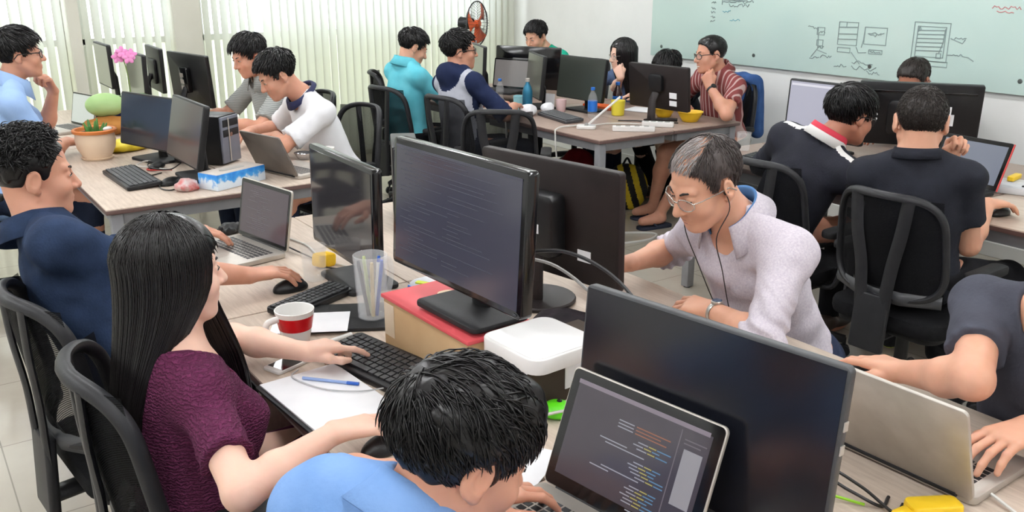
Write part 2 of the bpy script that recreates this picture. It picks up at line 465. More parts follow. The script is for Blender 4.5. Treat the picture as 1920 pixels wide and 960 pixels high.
def collar_mesh(nb, up, fwd, right, r=.066, h=.035, drop=.035, flare=.03, gap=22, lift=.026, n=40, back_up=.012):
    """folded shirt collar round the neck, open at the front"""
    V, F = [], []
    c = nb + up * lift
    prof = [(0., -.012, 0), (.002, h * .6, .0), (.004, h, .0), (.010, h + .002, 0), (.016, h * .6, 0), (.016 + flare, -drop, 1)]
    for i in range(n + 1):
        a = math.radians(gap + (360 - 2 * gap) * i / n); fr = math.cos(a)
        dr = np.sin(a) * right + np.cos(a) * fwd
        for rr, zz, tip in prof:
            e = max(0, fr) ** 3
            V.append(c + dr * (r + rr + .012 * max(0, fr)) + up * (zz - .028 * max(0, fr) + back_up * max(0, -fr) - tip * .02 * e + tip * drop * .55 * max(0, -fr)))
    k = len(prof)
    for i in range(n):
        for j in range(k - 1): F.append((i * k + j, (i + 1) * k + j, (i + 1) * k + j + 1, i * k + j + 1))
    return np.array(V), np.array(F)
JOINTS = {}
SEAT = .470
def person(label, hip, nb, head, yaw=0, hyaw=None, hpitch=0, hroll=0, arms=None, knees=None, feet=None, skin=None, girth=1., female=False,
           top=None, bottom=None, hair=None, hs=1., hi=False, nose=1., jaw=1., shoulder=.172, group=None, brow=True, sitlegs=True, key=None, lips=None, eye_open=1., smile=False, sh_fwd=0., bust=0., cat='person'):
    hip, nb, head = (np.array(t, float) for t in (hip, nb, head))
    H = frame(yaw if hyaw is None else hyaw, hpitch, hroll); nb = nb + .3 * (head + H @ np.array([0, -.035, -.06]) - nb); hip[2] = .555
    base = np.array([hip[0], hip[1], 0])
    root = thing('person', label, cat, tuple(base), 0, group)
    up = nrm(nb - hip); f0 = np.array([math.cos(math.radians(yaw)), math.sin(math.radians(yaw)), 0.])
    right = nrm(np.cross(f0, [0, 0, 1])); right = nrm(right - up * (right @ up)); fwd = np.cross(up, right)
    M = np.stack([right, fwd, up], 1); Tl = np.linalg.norm(nb - hip)
    vb, vh, vd, vc = (.009, .003, .003, .006) if hi else (.012, .0058, .0058, .0095)
    def tp(x, y, z): return hip + M @ np.array([x, y, z * Tl])
    g = girth
    torso = [Ell(tp(0, 0, .02), (.165 * g, .118 * g, .13), M, .06), Ell(tp(0, .012 * g, .33), (.142 * g, .104 * g, .17), M, .06),
             Ell(tp(0, .004, .64), (.152 * (.92 if female else 1) * (.5 + .5 * g), .106 * (.5 + .5 * g), .18), M, .06)]
    SH = {}
    for s, k in ((1, 'R'), (-1, 'L')): SH[k] = tp(s * shoulder, sh_fwd, .88)
    torso.append(Cone(SH['L'], SH['R'], .052, .052, .05))
    for k in 'LR': torso.append(Cone(nb + up * .03, SH[k] + up * .0, .044, .042, .04))
    if bust:
        for s in (1, -1): torso.append(Ell(tp(s * .07, .085, .58), (.062 * bust, .058 * bust, .06 * bust), M, .035))
    rn = .044 if female else .052
    neck = Cone(nb - up * .03, head + H @ np.array([0, -.028, -.045]) * hs, rn * 1.08, rn * .98, .025)
    limbs, slv, fore, hands, legs, fines = [], [], [], [], [], []
    slv_mode = top.get('sleeve', 'short'); a_info = {}
    for k in 'RL':
        A = arms[k]; S = SH[k]; W = np.array(A['w'], float); L1, L2 = (.27, .235) if female else (.29, .25)
        flat = W[2] < .86
        if 'z' in A: W[2] = A['z']
        elif flat: W[2] = {'mouse': .819, 'type': .834, 'point': .822}.get(A.get('pose', 'relax'), .822)
        pole = np.array(A.get('pole', (0, 0, -1)), float); E_, W2 = ik(S, W, L1, L2, pole)
        if E_[2] < .803 and W[2] < 1.1 and not A.get('low'):  # keep the elbow above the desk top
            ax = nrm(W2 - S); best = None
            for an in range(5, 180, 5):
                for sg in (1, -1):
                    pl = np.array(Matrix.Rotation(math.radians(an * sg), 3, Vector(ax)) @ Vector(pole)); e2, _ = ik(S, W, L1, L2, pl)
                    if e2[2] >= .803 and best is None: best = e2
            if best is not None: E_ = best
        W = W2; a_info[k] = (S, E_, W)
        rs = .85 if female else 1.
        limbs += [Cone(S, E_, .049 * rs, .039 * rs, .03), Cone(E_, E_ + (W - E_) * .35, .039 * rs, .041 * rs, .02), Cone(E_ + (W - E_) * .35, W, .041 * rs, .0265 * rs, .02)]
        fd = W - E_; fd[2] = -.05 * np.linalg.norm(fd)
        if 'fwd' in A:
            fd = np.array(A['fwd'], float)
            if flat: fd[2] = -.05
        fd = nrm(fd); ud = np.array(A.get('up', (0, 0, 1)), float)
        hp = hand_prims(W, fd, ud, k, A.get('pose', 'relax'), .94 if female else 1.); hands += hp
        bs = [p.box() for p in hp]; fines.append((np.min([b[0] for b in bs], 0) - .006, np.max([b[1] for b in bs], 0) + .006, vd))
        so = .012 if not top.get('loose') else .02
        if slv_mode == 'short':
            q = S + (E_ - S) * top.get('slen', .62); slv.append(Cone(S, q, .057 * rs, (.054 + so * .6) * rs, .03, cut=.004))
        elif slv_mode == 'rolled':
            q = E_ + (W - E_) * .18; slv += [Cone(S, E_, .058, .053, .06), Cone(E_, q, .054, .05, .015, cut=.006), Cone(q - (q - E_) * .6, q + (W - E_) * .01, .056, .056, .004, cut=.004)]
        elif slv_mode == 'long':
            q = E_ + (W - E_) * .97; slv += [Cone(S, E_, .058, .052, .06), Cone(E_, q, .052, .037, .02, cut=.004)]
    kn = knees or {}; ft = feet or {}
    for s, k in ((1, 'R'), (-1, 'L')):
        Hj = tp(s * .09, .0, -.02); Hj[2] = .568
        K_ = np.array(kn[k], float) if k in kn else Hj + f0 * .42 + right * s * .04 + np.array([0, 0, .0])
        K_[2] = .53 if k not in kn else K_[2]
        A_ = np.array(ft[k], float) if k in ft else np.array([K_[0] - f0[0] * .02, K_[1] - f0[1] * .02, .085])
        fd = f0
        legs += [Cone(Hj, K_, .083 * (.5 + .5 * g), .058, .04), Cone(K_, K_ + (A_ - K_) * .35, .056, .056, .03), Cone(K_ + (A_ - K_) * .35, A_, .056, .036, .03),
                 Cone(A_ - np.array([0, 0, .035]), A_ + fd * .15 - np.array([0, 0, .052]), .04, .03, .02), Ell(A_ + fd * .05 - np.array([0, 0, .055]), (.04, .1, .03), np.stack([right, fd, [0, 0, 1.]], 1), .02)]
        a_info['K' + k] = (Hj, K_, A_)
    P, C, N2, Cc = head_prims(head, H, hs, nose, jaw)
    fines.append((head - .135 * hs, head + .135 * hs, vh))
    allp = torso + [neck] + limbs + legs + P
    bs = [p.box() for p in allp + hands]; lo = np.min([b[0] for b in bs], 0) - .03; hi_ = np.max([b[1] for b in bs], 0) + .03
    fl = Field(lo, hi_, vb, fines)
    for p in P: fl.add(p)
    for p in C: fl.cutp(p)
    for p in N2: fl.add(p)
    for p in Cc: fl.cutp(p)
    for p in torso: fl.add(p)
    fl.plane((0, 0, SEAT + .004), (0, 0, -1))
    for p in [neck] + limbs + hands + legs: fl.add(p)
    fl.plane((0, 0, .004), (0, 0, -1))
    V, F = fl.mesh(); V = relax(V, F, 1, .3)
    mesh_np('body', V - base, F, skin, root)
    # --- clothes
    if top:
        hem = top.get('hem', -.10); fa = top.get('fold', .006)
        def folds(P_):
            q = P_ @ M
            o = fa * (vnoise(q, (9, 9, 22), 1) * 1.3 + .6 * vnoise(q, (26, 26, 30), 5))
            for k in 'RL':
                S, E_, W = a_info[k]; dist = np.sqrt(((P_ - E_) ** 2).sum(-1)); ax = nrm(W - S)
                o = o + np.exp(-(dist / .11) ** 2) * .007 * np.sin((P_ @ ax) * 190 + 7 * vnoise(P_, (14, 14, 14), 2))
            return o.astype(np.float32)
        cl = [Ell(p.c, p.r + (.012 if i < 1 else .013), p.M, p.k) if isinstance(p, Ell) else Cone(p.a, p.b, p.ra + .011, p.rb + .011, p.k) for i, p in enumerate(torso)]
        extra = top.get('extra', lambda *a: [])(tp, nb, up, fwd, right)
        nr = top.get('neck_r', rn * 1.08 + .012)
        nk = Cone(nb - up * top.get('neck_drop', .0) + fwd * top.get('neck_fwd', .01), nb + up * .25 + fwd * .03, nr, nr, .012)
        V, F = sculpt(cl + slv + extra, vc, cuts=[nk], planes=[(tp(0, 0, hem / Tl), -up), ((0, 0, SEAT + .003), (0, 0, -1))], wob=folds, it=1)
        midx = None; ms = top['mat']
        if top.get('zones'):
            cen = V[F].mean(1); midx = top['zones'](cen, dict(tp=tp, nb=nb, up=up, fwd=fwd, right=right, hip=hip, Tl=Tl, A=a_info, M=M))
        mesh_np(top.get('name', 'shirt'), V - base, F, ms, root, midx=midx)
        if top.get('collar'):
            kw = dict(top['collar']); cm = kw.pop('mat')
            V, F = collar_mesh(nb, up, fwd, right, r=nr, **kw)
            mi = None
            if isinstance(cm, list): mi = [[0, 0, 1, 1, 2][j % 5] if len(cm) > 2 else (1 if j % 5 < 3 else 0) for j in range(len(F))]
            o = mesh_np('collar', V - base, F, cm, root, midx=mi); sm = o.modifiers.new('thick', 'SOLIDIFY'); sm.thickness = .004; sm.offset = 0
    if bottom:
        cl = [Ell(torso[0].c + [0, 0, .02], torso[0].r * [1, 1, .62] + .008, M, .05)]
        for k in 'RL':
            Hj, K_, A_ = a_info['K' + k]
            cl.append(Cone(Hj, K_, .092 * (.5 + .5 * g), .068, .05))
            if bottom.get('long', True): cl += [Cone(K_, A_ + (K_ - A_) * .04, .068, .055, .03, cut=.002)]
            else: cl[-1] = Cone(Hj, Hj + (K_ - Hj) * .85, .095, .08, .05, cut=.004)
        V, F = sculpt(cl, vc * 1.2, planes=[(tp(0, 0, .12), up)] + ([((0, 0, SEAT + .002), (0, 0, -1))] if not bottom.get('long', True) else []), wob=lambda P_: (.006 * vnoise(P_, (14, 14, 14), 4)).astype(np.float32))
        mesh_np(bottom.get('name', 'trousers'), V - base, F, bottom['mat'], root)
        if bottom.get('shoe'):
            for k in 'RL':
                A_ = a_info['K' + k][2]; fd = f0; Bm = np.stack([right, fd, [0, 0, 1.]], 1)
                pr = [Ell(A_ + fd * .055 - [0, 0, .04], (.047, .14, .042), Bm, .02), Ell(A_ - fd * .03 - [0, 0, .02], (.043, .055, .05), Bm, .02)]
                V, F = sculpt(pr, .006, planes=[((0, 0, A_[2] - .085), (0, 0, -1))]); z0 = A_[2] - .085
                cz = V[F].mean(1)[:, 2]; mi = (cz < z0 + .026).astype(int)
                mesh_np('shoe', V - base, F, bottom['shoe'], root, midx=mi)
    # --- face details
    def hw(p): return head + H @ (np.array(p, float) * hs)
    if brow:
        hm = mat('eyebrow_hair', (.012, .009, .008), .7)
        for s in (1, -1):
            pr = []
            pts = [hw((s * x, y, z)) for x, y, z in ((.014, .0925, .021), (.024, .0900, .0255), (.036, .0835, .0265), (.047, .0725, .0215))]
            for i in range(3): pr.append(Cone(pts[i], pts[i + 1], (.0034, .0034, .0028)[i] * hs, (.0034, .0028, .0014)[i] * hs, .002))
            V, F = sculpt(pr, .0020 if hi else .003, it=1); mesh_np('eyebrow', V - base, F, hm, root)
        for s in (1, -1):
            mb = MB(); B = Matrix(np.block([[H * hs, (hw((s * .032, .0835, .003)) - base)[:, None]], [np.zeros((1, 3)), np.ones((1, 1))]]))
            mb.ball(1, B @ Matrix.Diagonal((.0128, .0078, .0046 * eye_open, 1)), n=16)
            mb.mi = 1; mb.ball(1, B @ T(0, .0042, -.0004) @ Matrix.Diagonal((.0052, .0042, .0044 * eye_open, 1)), n=12)
            mb.tube([B @ Vector(t) for t in ((-.0135, .0015, .0005), (-.006, .0078, .0046 * eye_open), (.006, .0078, .0046 * eye_open), (.0135, .0015, .0005))], .0012 * hs, n=6)
            mb.build('eye', [mat('eye_white', (.75, .72, .68), .2), mat('iris_dark', (.012, .008, .006), .15)], root)
        lm = lips or mat('lip', (.42, .17, .14), .45, sss=.1)
        pr = [Ell(hw((0, .0893, -.061)), np.array((.0215, .0105, .0052)) * hs, H, .002), Ell(hw((0, .0885, -.0722)), np.array((.0185, .0105, .006)) * hs, H, .002)]
        if smile: pr = [Ell(hw((0, .089, -.060)), np.array((.029, .0095, .005)) * hs, H, .002), Ell(hw((0, .0875, -.076)), np.array((.024, .0105, .0055)) * hs, H, .002)]
        V, F = sculpt(pr, .0024 if hi else .004); mesh_np('lips', V - base, F, lm, root)
        if smile:
            V, F = sculpt([Ell(hw((0, .0915, -.068)), np.array((.022, .008, .0055)) * hs, H, .002)], .003); mesh_np('teeth', V - base, F, mat('teeth', (.8, .78, .72), .3), root)
    # --- hair
    if hair:
        hm = hair['mat']; parts = [(V_, F_) for V_, F_ in hair['make'](hi)]
        V, F = joinVF(parts); V = head + (V * hs) @ (frame(yaw if hyaw is None else hyaw).T if hair.get('upright') else H.T)
        mesh_np('hair', V - base, F, hm, root)
    root['_'] = 0; del root['_']
    JOINTS[key or label[:20]] = dict(a_info, head=head, nb=nb, hip=hip, H=H, hs=hs, base=base, root=root, M=M, tp=tp, fwd=fwd, up=up, right=right)
    return root
def glasses(key, m, style='rim', lens=True):
    J = JOINTS[key]; H, hs, hd, base = J['H'], J['hs'], J['head'], J['base']
    B = Matrix(np.block([[H * hs, (hd - base)[:, None]], [np.zeros((1, 3)), np.ones((1, 1))]]))
    mb = MB(); r = .0016 if style == 'thin' else .0024
    for s in (1, -1):
        ring = [(s * .033 + .0255 * math.cos(a) * (1 - .08 * math.sin(a)), 0, -.002 + .0185 * math.sin(a)) for a in [2 * math.pi * i / 24 for i in range(24)]]
        ring = [(x, .104 - 6 * (abs(x) - .01) ** 2, z) for x, _, z in ring]
        mb.tube(ring, r, n=6, closed=True)
        mb.tube([(s * .058, .090, .004), (s * .072, .075, .007), (s * .084, .02, .004), (s * .086, -.01, .002), (s * .084, -.03, -.02)], r * 1.1, n=6)
    mb.tube([(-.009, .105, .003), (0, .107, .006), (.009, .105, .003)], r, n=6)
    o = mb.build('glasses', m, J['root'], M=B)
    if lens:
        mb = MB()
        for s in (1, -1):
            mb.grid(lambda u, v: (s * .033 + v * .0252 * math.cos(2 * math.pi * u), .104 - 6 * (abs(s * .033 + v * .0252 * math.cos(2 * math.pi * u)) - .01) ** 2, -.002 + v * .0183 * math.sin(2 * math.pi * u)), 24, 4, closed_u=True)
        mb.build('lens', mat('lens_glass', (.9, .92, .95), .03, alpha=.12), o, M=B)
def watch(key, side, m_band, m_face, m_case=None):
    J = JOINTS[key]; S, E_, W = J[side]; ax = nrm(W - E_); c = W - ax * .02 - J['base']
    upv = nrm(np.array([0, 0, 1.]) - ax * ax[2]); sd = np.cross(ax, upv)
    B = Matrix(np.block([[np.stack([sd, upv, ax], 1), np.array(c)[:, None]], [np.zeros((1, 3)), np.ones((1, 1))]]))
    mb = MB(); n = 36
    mb.tube([(.0305 * math.cos(2 * math.pi * i / n), .0305 * math.sin(2 * math.pi * i / n), 0) for i in range(n)], .0085, n=8, flat=.26, closed=True, up=(0, 0, 1))
    o = mb.build('watch', m_band, J['root'], M=B)
    mb = MB(); mb.cyl(.017, .008, B @ T(0, .029, 0) @ R(-90, 'X'), 24, bev=.0015); mb.build('watch_case', m_case or m_band, o)
    mb = MB(); mb.cyl(.0138, .001, B @ T(0, .0372, 0) @ R(-90, 'X'), 24); mb.build('watch_face', m_face, o)
# ------------------------------------------------------------------ colours
def C(r, g, b): return tuple((x / 255 / 12.92 if x / 255 <= .04045 else ((x / 255 + .055) / 1.055) ** 2.4) for x in (r, g, b))
BLACK = mottled('black_plastic', C(20, 20, 22), C(26, 26, 28), 30, .38, .05, 200, spec=.35)
BLACKM = mottled('matte_black_plastic', C(24, 24, 26), C(31, 31, 33), 40, .6, .1, 300, spec=.3)
GLOSSB = mat('gloss_black_plastic', C(14, 14, 16), .12)
DGREY = mottled('dark_grey_plastic', C(52, 53, 56), C(60, 61, 64), 30, .45, .08, 200)
BROWNB = mottled('dark_brown_black_plastic', C(31, 25, 25), C(37, 30, 30), 20, .5, .1, 300, spec=.3)
ALU = mottled('brushed_aluminium', C(185, 178, 170), C(198, 192, 184), 20, .4, .04, 300, metal=.45)
WHITEP = mottled('white_plastic', C(226, 224, 222), C(234, 232, 230), 10, .35, .03, 100)
PAPER = mottled('white_paper', C(236, 236, 240), C(243, 243, 246), 12, .8, .05, 60)
STEEL = mottled('grey_painted_steel', C(138, 138, 142), C(150, 150, 154), 12, .4, .05, 120, metal=.3)
CHROME = mat('chrome', C(200, 200, 205), .12, 1.)
GLASS = mat('clear_glass', (.97, .98, .98), .02, alpha=.13); nt(GLASS)[2].inputs['IOR'].default_value = 1.45
CLEARP = mat('clear_plastic', (.92, .94, .97), .06, alpha=.22)
YEL = mottled('yellow_plastic', C(240, 196, 30), C(250, 210, 50), 8, .4)
RED = mottled('red_glaze', C(190, 18, 26), C(205, 25, 32), 8, .25)
CABLE_B = mat('black_cable', C(25, 25, 27), .45); CABLE_W = mat('white_cable', C(215, 213, 208), .45); CABLE_G = mat('grey_cable', C(150, 148, 145), .45)
def wood_mat(name, a, b, rough=.42, dirx=True):
    m = mat(name, a, rough, spec=.4); N, L, P = nt(m)
    v = texco(N, L, 'Object', (14, 1.2, 6) if not dirx else (1.2, 14, 6))
    n1 = noise(N, L, v, 6, 8, .65)
    L.new(ramp(N, L, n1, [(.3, a), (.5, tuple((x + y) / 2 for x, y in zip(a, b))), (.72, b)]), P.inputs['Base Color'])
    bump(N, L, P, n1, .05, .002); return m
DESKW = wood_mat('pale_oak_laminate', C(182, 164, 149), C(212, 196, 181), dirx=False)
DESKD = wood_mat('dusky_oak_laminate', C(142, 121, 110), C(168, 147, 135), dirx=False)
EDGE = mat('brown_edge_band', C(92, 70, 66), .5)
# chair mesh: fine net that lets some light through
def net_mat(name, col, a=.72):
    m = mat(name, col, .75, alpha=a); N, L, b = nt(m); v = texco(N, L, 'Object')
    w = N.new('ShaderNodeTexWave'); w.wave_type = 'BANDS'; w.bands_direction = 'DIAGONAL'; w.inputs['Scale'].default_value = 140; L.new(v, w.inputs['Vector'])
    mp = N.new('ShaderNodeMapRange'); mp.inputs['To Min'].default_value = a - .15; mp.inputs['To Max'].default_value = min(1, a + .15)
    L.new(w.outputs['Fac'], mp.inputs['Value']); L.new(mp.outputs['Result'], b.inputs['Alpha']); return m
NET = net_mat('black_chair_net', C(18, 18, 20), .84); nt(NET)[2].inputs['Specular IOR Level'].default_value = .1
FAB = mottled('black_seat_fabric', C(18, 18, 20), C(26, 26, 28), 60, .9, .3, 300)
CHP = mottled('charcoal_chair_plastic', C(29, 29, 32), C(37, 37, 40), 20, .45, .08, 200, spec=.3)

# ------------------------------------------------------------------ room shell
XW, YW, ZC, XL, YB = 5.51, 7.95, 2.8, -2.6, -2.2
def struct(name, mb, m, **k): return tag(mb.build(name, m, smooth=False, **k), kind='structure')
# polished floor tiles with grey joints
FLOOR = mat('polished_tile', C(205, 198, 186), .12, spec=.55); N, L, P = nt(FLOOR)
v = texco(N, L, 'Object'); bk = N.new('ShaderNodeTexBrick'); bk.offset = 0; bk.inputs['Scale'].default_value = 1
bk.inputs['Brick Width'].default_value = .6; bk.inputs['Row Height'].default_value = .6; bk.inputs['Mortar Size'].default_value = .0025; bk.inputs['Mortar Smooth'].default_value = .1
mpn = N.new('ShaderNodeVectorMath'); mpn.operation = 'ADD'; mpn.inputs[1].default_value = (.46, .03, 0); L.new(v, mpn.inputs[0]); L.new(mpn.outputs[0], bk.inputs['Vector'])
cl = ramp(N, L, noise(N, L, v, 2.2, 6, .6), [(.3, C(176, 168, 155)), (.7, C(190, 183, 171))]); L.new(cl, bk.inputs['Color1']); L.new(cl, bk.inputs['Color2']); bk.inputs['Mortar'].default_value = (*C(140, 134, 124), 1)
L.new(bk.outputs['Color'], P.inputs['Base Color'])
mb = MB(); mb.box(XW - XL, YW - YB, .1, T((XW + XL) / 2, (YW + YB) / 2, -.05), 0); struct('floor', mb, FLOOR)
WALLM = mottled('white_wall_paint', C(232, 232, 230), C(238, 238, 236), 3, .75, .04, 90)
mb = MB(); mb.box(.12, YW - YB, ZC, T(XW + .06, (YW + YB) / 2, ZC / 2), 0); struct('wall_right', mb, WALLM)
mb = MB(); mb.box(.12, YW - YB, ZC, T(XL - .06, (YW + YB) / 2, ZC / 2), 0); struct('wall_left', mb, WALLM)
mb = MB(); mb.box(XW - XL, .12, ZC, T((XW + XL) / 2, YB - .06, ZC / 2), 0); struct('wall_back', mb, WALLM)
CEIL = mottled('white_ceiling', C(235, 235, 233), C(240, 240, 238), 3, .85)
mb = MB(); mb.box(XW - XL, YW - YB, .1, T((XW + XL) / 2, (YW + YB) / 2, ZC + .05), 0); struct('ceiling', mb, CEIL)
# window wall: piers, low wall panel, glazing
PIER = mottled('cream_wall_paint', C(205, 203, 190), C(212, 210, 198), 3, .8)
mb = MB(); mb.box(XW - XL, .12, .3, T((XW + XL) / 2, YW + .06, ZC - .15), 0); mb.box(XW - XL, .12, .12, T((XW + XL) / 2, YW + .06, .06), 0)
bays = [(-2.5, 1.25), (1.36, 2.05), (2.29, 5.2)]
ex = [XL] + [e for b in bays for e in b] + [XW]
for a, b in zip(ex[::2], ex[1::2]): mb.box(b - a, .12, ZC, T((a + b) / 2, YW + .06, ZC / 2), 0)
for a, b in ((1.25, 1.335), (2.03, 2.25)): mb.box(b - a, .22, ZC, T((a + b) / 2, YW - .10, ZC / 2), 0)
struct('wall_window', mb, PIER)
PANE = mat('window_pane', (1, 1, 1), .02, alpha=.08)
LOWP = mat('frosted_lower_pane', C(236, 238, 220), .4, trans=.0)
N, L, P = nt(LOWP); tr = N.new('ShaderNodeBsdfTranslucent'); tr.inputs['Color'].default_value = (*C(240, 240, 226), 1); mx = N.new('ShaderNodeMixShader'); mx.inputs[0].default_value = .75
L.new(P.outputs[0], mx.inputs[1]); L.new(tr.outputs[0], mx.inputs[2]); L.new(mx.outputs[0], N['Material Output'].inputs['Surface'])
for i, (a, b) in enumerate(bays):
    w = b - a; mb = MB()
    for x in [a + .02, b - .02] + [a + w * k / max(1, round(w / .9)) for k in range(1, max(1, round(w / .9)))]: mb.box(.04, .05, 2.4, T(x, YW + .05, 1.3), .004)
    for z in (.13, 1.15, 2.48): mb.box(w, .05, .05, T((a + b) / 2, YW + .05, z), .004)
    o = struct('window_%d' % (i + 1), mb, mat('window_frame_white', C(225, 226, 222), .4))
    mb = MB(); mb.box(w - .04, .006, 1.3, T((a + b) / 2, YW + .05, 1.81), 0); mb.build('pane', PANE, o, smooth=False)
    mb = MB(); mb.box(w - .04, .006, .98, T((a + b) / 2, YW + .05, .64), 0); mb.build('frosted_pane', LOWP, o, smooth=False)
mb = MB(); mb.box(.015, YW - YB, .09, T(XW - .0075, (YW + YB) / 2, .045), .003); struct('baseboard_right', mb, mat('white_skirting', C(225, 225, 222), .5))
# vertical blinds
SLAT = mat('blind_fabric', C(210, 210, 199), .85, spec=.1); N, L, P = nt(SLAT)
tr = N.new('ShaderNodeBsdfTranslucent'); tr.inputs['Color'].default_value = (*C(244, 246, 239), 1); mx = N.new('ShaderNodeMixShader'); mx.inputs[0].default_value = .34
L.new(P.outputs[0], mx.inputs[1]); L.new(tr.outputs[0], mx.inputs[2]); L.new(mx.outputs[0], N['Material Output'].inputs['Surface'])
def blind(x0, x1, ang, label, pitch=.0745, wid=.089):
    t = thing('vertical_blind', label, 'blind', ((x0 + x1) / 2, 7.78, 0), 0, 'vertical blinds along the window wall')
    cx = (x0 + x1) / 2; n = int(round((x1 - x0) / pitch))
    mb = MB(); mb.box(x1 - x0 + .04, .045, .04, T(0, 0, 2.66), .004); mb.build('head_rail', mat('blind_rail_white', C(228, 228, 222), .4), t)
    for i in range(n):
        x = x0 + (i + .5) * pitch - cx; a = ang + random.uniform(-7, 7); mb = MB(); bow = .007
        z0 = .035
        mb.grid(lambda u, v: ((u - .5) * wid, bow * (1 - (2 * u - 1) ** 2), z0 + v * (2.64 - z0)), 6, 2)
        o = mb.build('slat', SLAT, t, M=T(x, 0, 0) @ R(a), auto=False)
        mb = MB(); mb.box(wid * .96, .004, .03, T(x, 0, z0 + .02) @ R(a), .001); mb.build('slat_weight', mat('blind_weight', C(215, 215, 195), .6), o)
    mb = MB()
    mb.tube([(x0 - cx + .02, -.05, .12), (x1 - cx - .02, -.05, .12)], .0018, n=5); mb.build('bottom_chain', mat('bead_chain', C(220, 220, 215), .4), t)
blind(-2.5, 1.235, 42, 'pale vertical blind farthest left with wide bright gaps, behind the man in glasses')
blind(1.345, 2.015, 42, 'short pale vertical blind behind the pink orchid and the grey monitors')
blind(2.265, 2.72, 36, 'narrow pale vertical blind behind the man in the grey checked shirt')
blind(2.78, 5.42, 15, 'widest cream vertical blind, nearly closed, behind the man in the turquoise shirt')
# daylight and ceiling lamps
w = bpy.data.worlds.new('sky'); SC.world = w; w.use_nodes = True
bg = w.node_tree.nodes['Background']; bg.inputs['Color'].default_value = (.86, .94, 1, 1); bg.inputs['Strength'].default_value = 3.5
TUBE = mat('lamp_tube', (1, 1, 1), .5, emit=(.97, .985, 1), estr=54.)
for X in (-1.5, .3, 2.1, 3.9):
    for Y in (-1.0, .9, 2.8, 4.7, 6.6):
        t = thing('ceiling_light', 'twin tube ceiling light with white reflector above the office', 'ceiling light', (X, Y, ZC - .001), 0, 'ceiling lights')
        mb = MB()
        mb.grid(lambda u, v: ((u - .5) * .32, (v - .5) * 1.26, -.012 - .06 * min(1, 6 * abs(abs(u - .5) - .5)) * 0 - (.0 if abs(u - .5) < .4 else .05)), 11, 2)
        for s in (-1, 1): mb.box(.32, .012, .062, T(0, s * .63, -.031), .001)
        mb.build('reflector', mat('lamp_white', C(235, 235, 235), .4), t, solid=.002)
        for s in (-1, 1):
            mb = MB(); mb.cyl(.014, 1.2, T(s * .075, -.6, -.045) @ R(-90, 'X'), 10); mb.build('lamp_tube', TUBE, t)
# glass writing board on the right wall
BOARD = mottled('green_glass_board', C(200, 224, 218), C(208, 229, 223), 1.5, .12, spec=.6)
gb = thing('glass_whiteboard', 'long pale green glass writing board with marker sketches on the right wall', 'whiteboard', (XW, 3.0, 1.0))
mb = MB(); mb.box(.012, 5.7, 1.3, T(-.03, 0, .65), .002); mb.build('glass_panel', BOARD, gb)
for y, z in [(2.72, .08), (1.72, .08), (.72, .08), (-.28, .08), (2.72, 1.22), (1.72, 1.22), (.72, 1.22), (-.28, 1.22)]:
    mb = MB(); mb.cyl(.014, .03, T(-.04, y, z) @ R(90, 'Y'), 16, bev=.002); mb.build('standoff', mat('steel_button', C(120, 128, 126), .3, .8), gb)
INK = mat('grey_marker_ink', C(136, 152, 152), .7); INKR = mat('red_marker_ink', C(206, 140, 140), .7); INKB = mat('blue_marker_ink', C(120, 176, 190), .7)
def ink(pts, m=INK, r=.0034): # pts: (Y, Z) on the board
    mb = MB(); P_ = [(XW - .0375, y, z) for y, z in pts]; mb.tube(P_, r, n=5, flat=.3, up=(0, 1, 0)); return mb
def marks(lines, name, m, r=.0034):
    big = MB()
    for l in lines: big.tube([(-.0375, y - 3.0, z - 1.0) for y, z in l], r, n=5, up=(0, 1, 0))
    big.build(name, m, gb)
def rectl(y, z, w, h): return [(y, z), (y - w, z), (y - w, z - h), (y, z - h), (y, z)]
def scrib(y, z, w, h, n=9):
    return [(y - w * i / n, z + random.uniform(-h, h)) for i in range(n + 1)]
marks([rectl(3.99, 1.36, .15, .15), [(3.99, 1.325), (3.845, 1.33)], [(3.99, 1.28), (3.845, 1.285)], [(3.99, 1.245), (3.845, 1.25)], [(3.93, 1.36), (3.93, 1.325)],
       rectl(3.985, 1.19, .1, .03), rectl(3.785, 1.335, .165, .11), scrib(3.76, 1.3, .12, .012), scrib(3.76, 1.285, .1, .01), [(3.80, 1.20), (3.79, 1.25), (3.785, 1.335)],
       rectl(3.74, 1.19, .1, .025), scrib(3.73, 1.18, .08, .008), [(3.84, 1.2), (3.82, 1.165), (3.76, 1.17)], [(3.875, 1.165), (3.83, 1.12), (3.80, 1.09)],
       scrib(4.0, 1.07, .1, .012), scrib(3.86, 1.1, .16, .012), scrib(3.86, 1.065, .19, .014), scrib(3.74, 1.04, .1, .015),
       scrib(4.245, 1.31, .08, .012), rectl(4.165, 1.315, .06, .05), scrib(4.16, 1.28, .06, .01), [(4.16, 1.31), (4.15, 1.23), (4.15, 1.17), (4.2, 1.11)], [(4.15, 1.16), (4.07, 1.14)], rectl(4.16, 1.23, .05, .04), scrib(4.21, 1.105, .08, .01), scrib(4.12, 1.12, .09, .012), scrib(4.15, 1.18, .05, .01)], 'flow_sketch', INK, .0032)
marks([rectl(3.43, 1.385, .24, .235), rectl(3.405, 1.36, .19, .185)] + [[(3.40, z), (3.225, z + .006)] for z in (1.335, 1.31, 1.285, 1.26, 1.235, 1.21)] + [scrib(3.4, 1.34, .02, .02, 4), [(3.22, 1.35), (3.225, 1.27), (3.245, 1.2)], rectl(3.26, 1.2, .03, .03), rectl(3.44, 1.15, .26, .03),
       scrib(3.18, 1.297, .1, .008), [(3.18, 1.297), (3.1, 1.27), (3.085, 1.295)], scrib(3.19, 1.2, .1, .008), [(3.09, 1.195), (3.05, 1.19), (3.015, 1.17)]], 'window_sketch', INK, .0032)
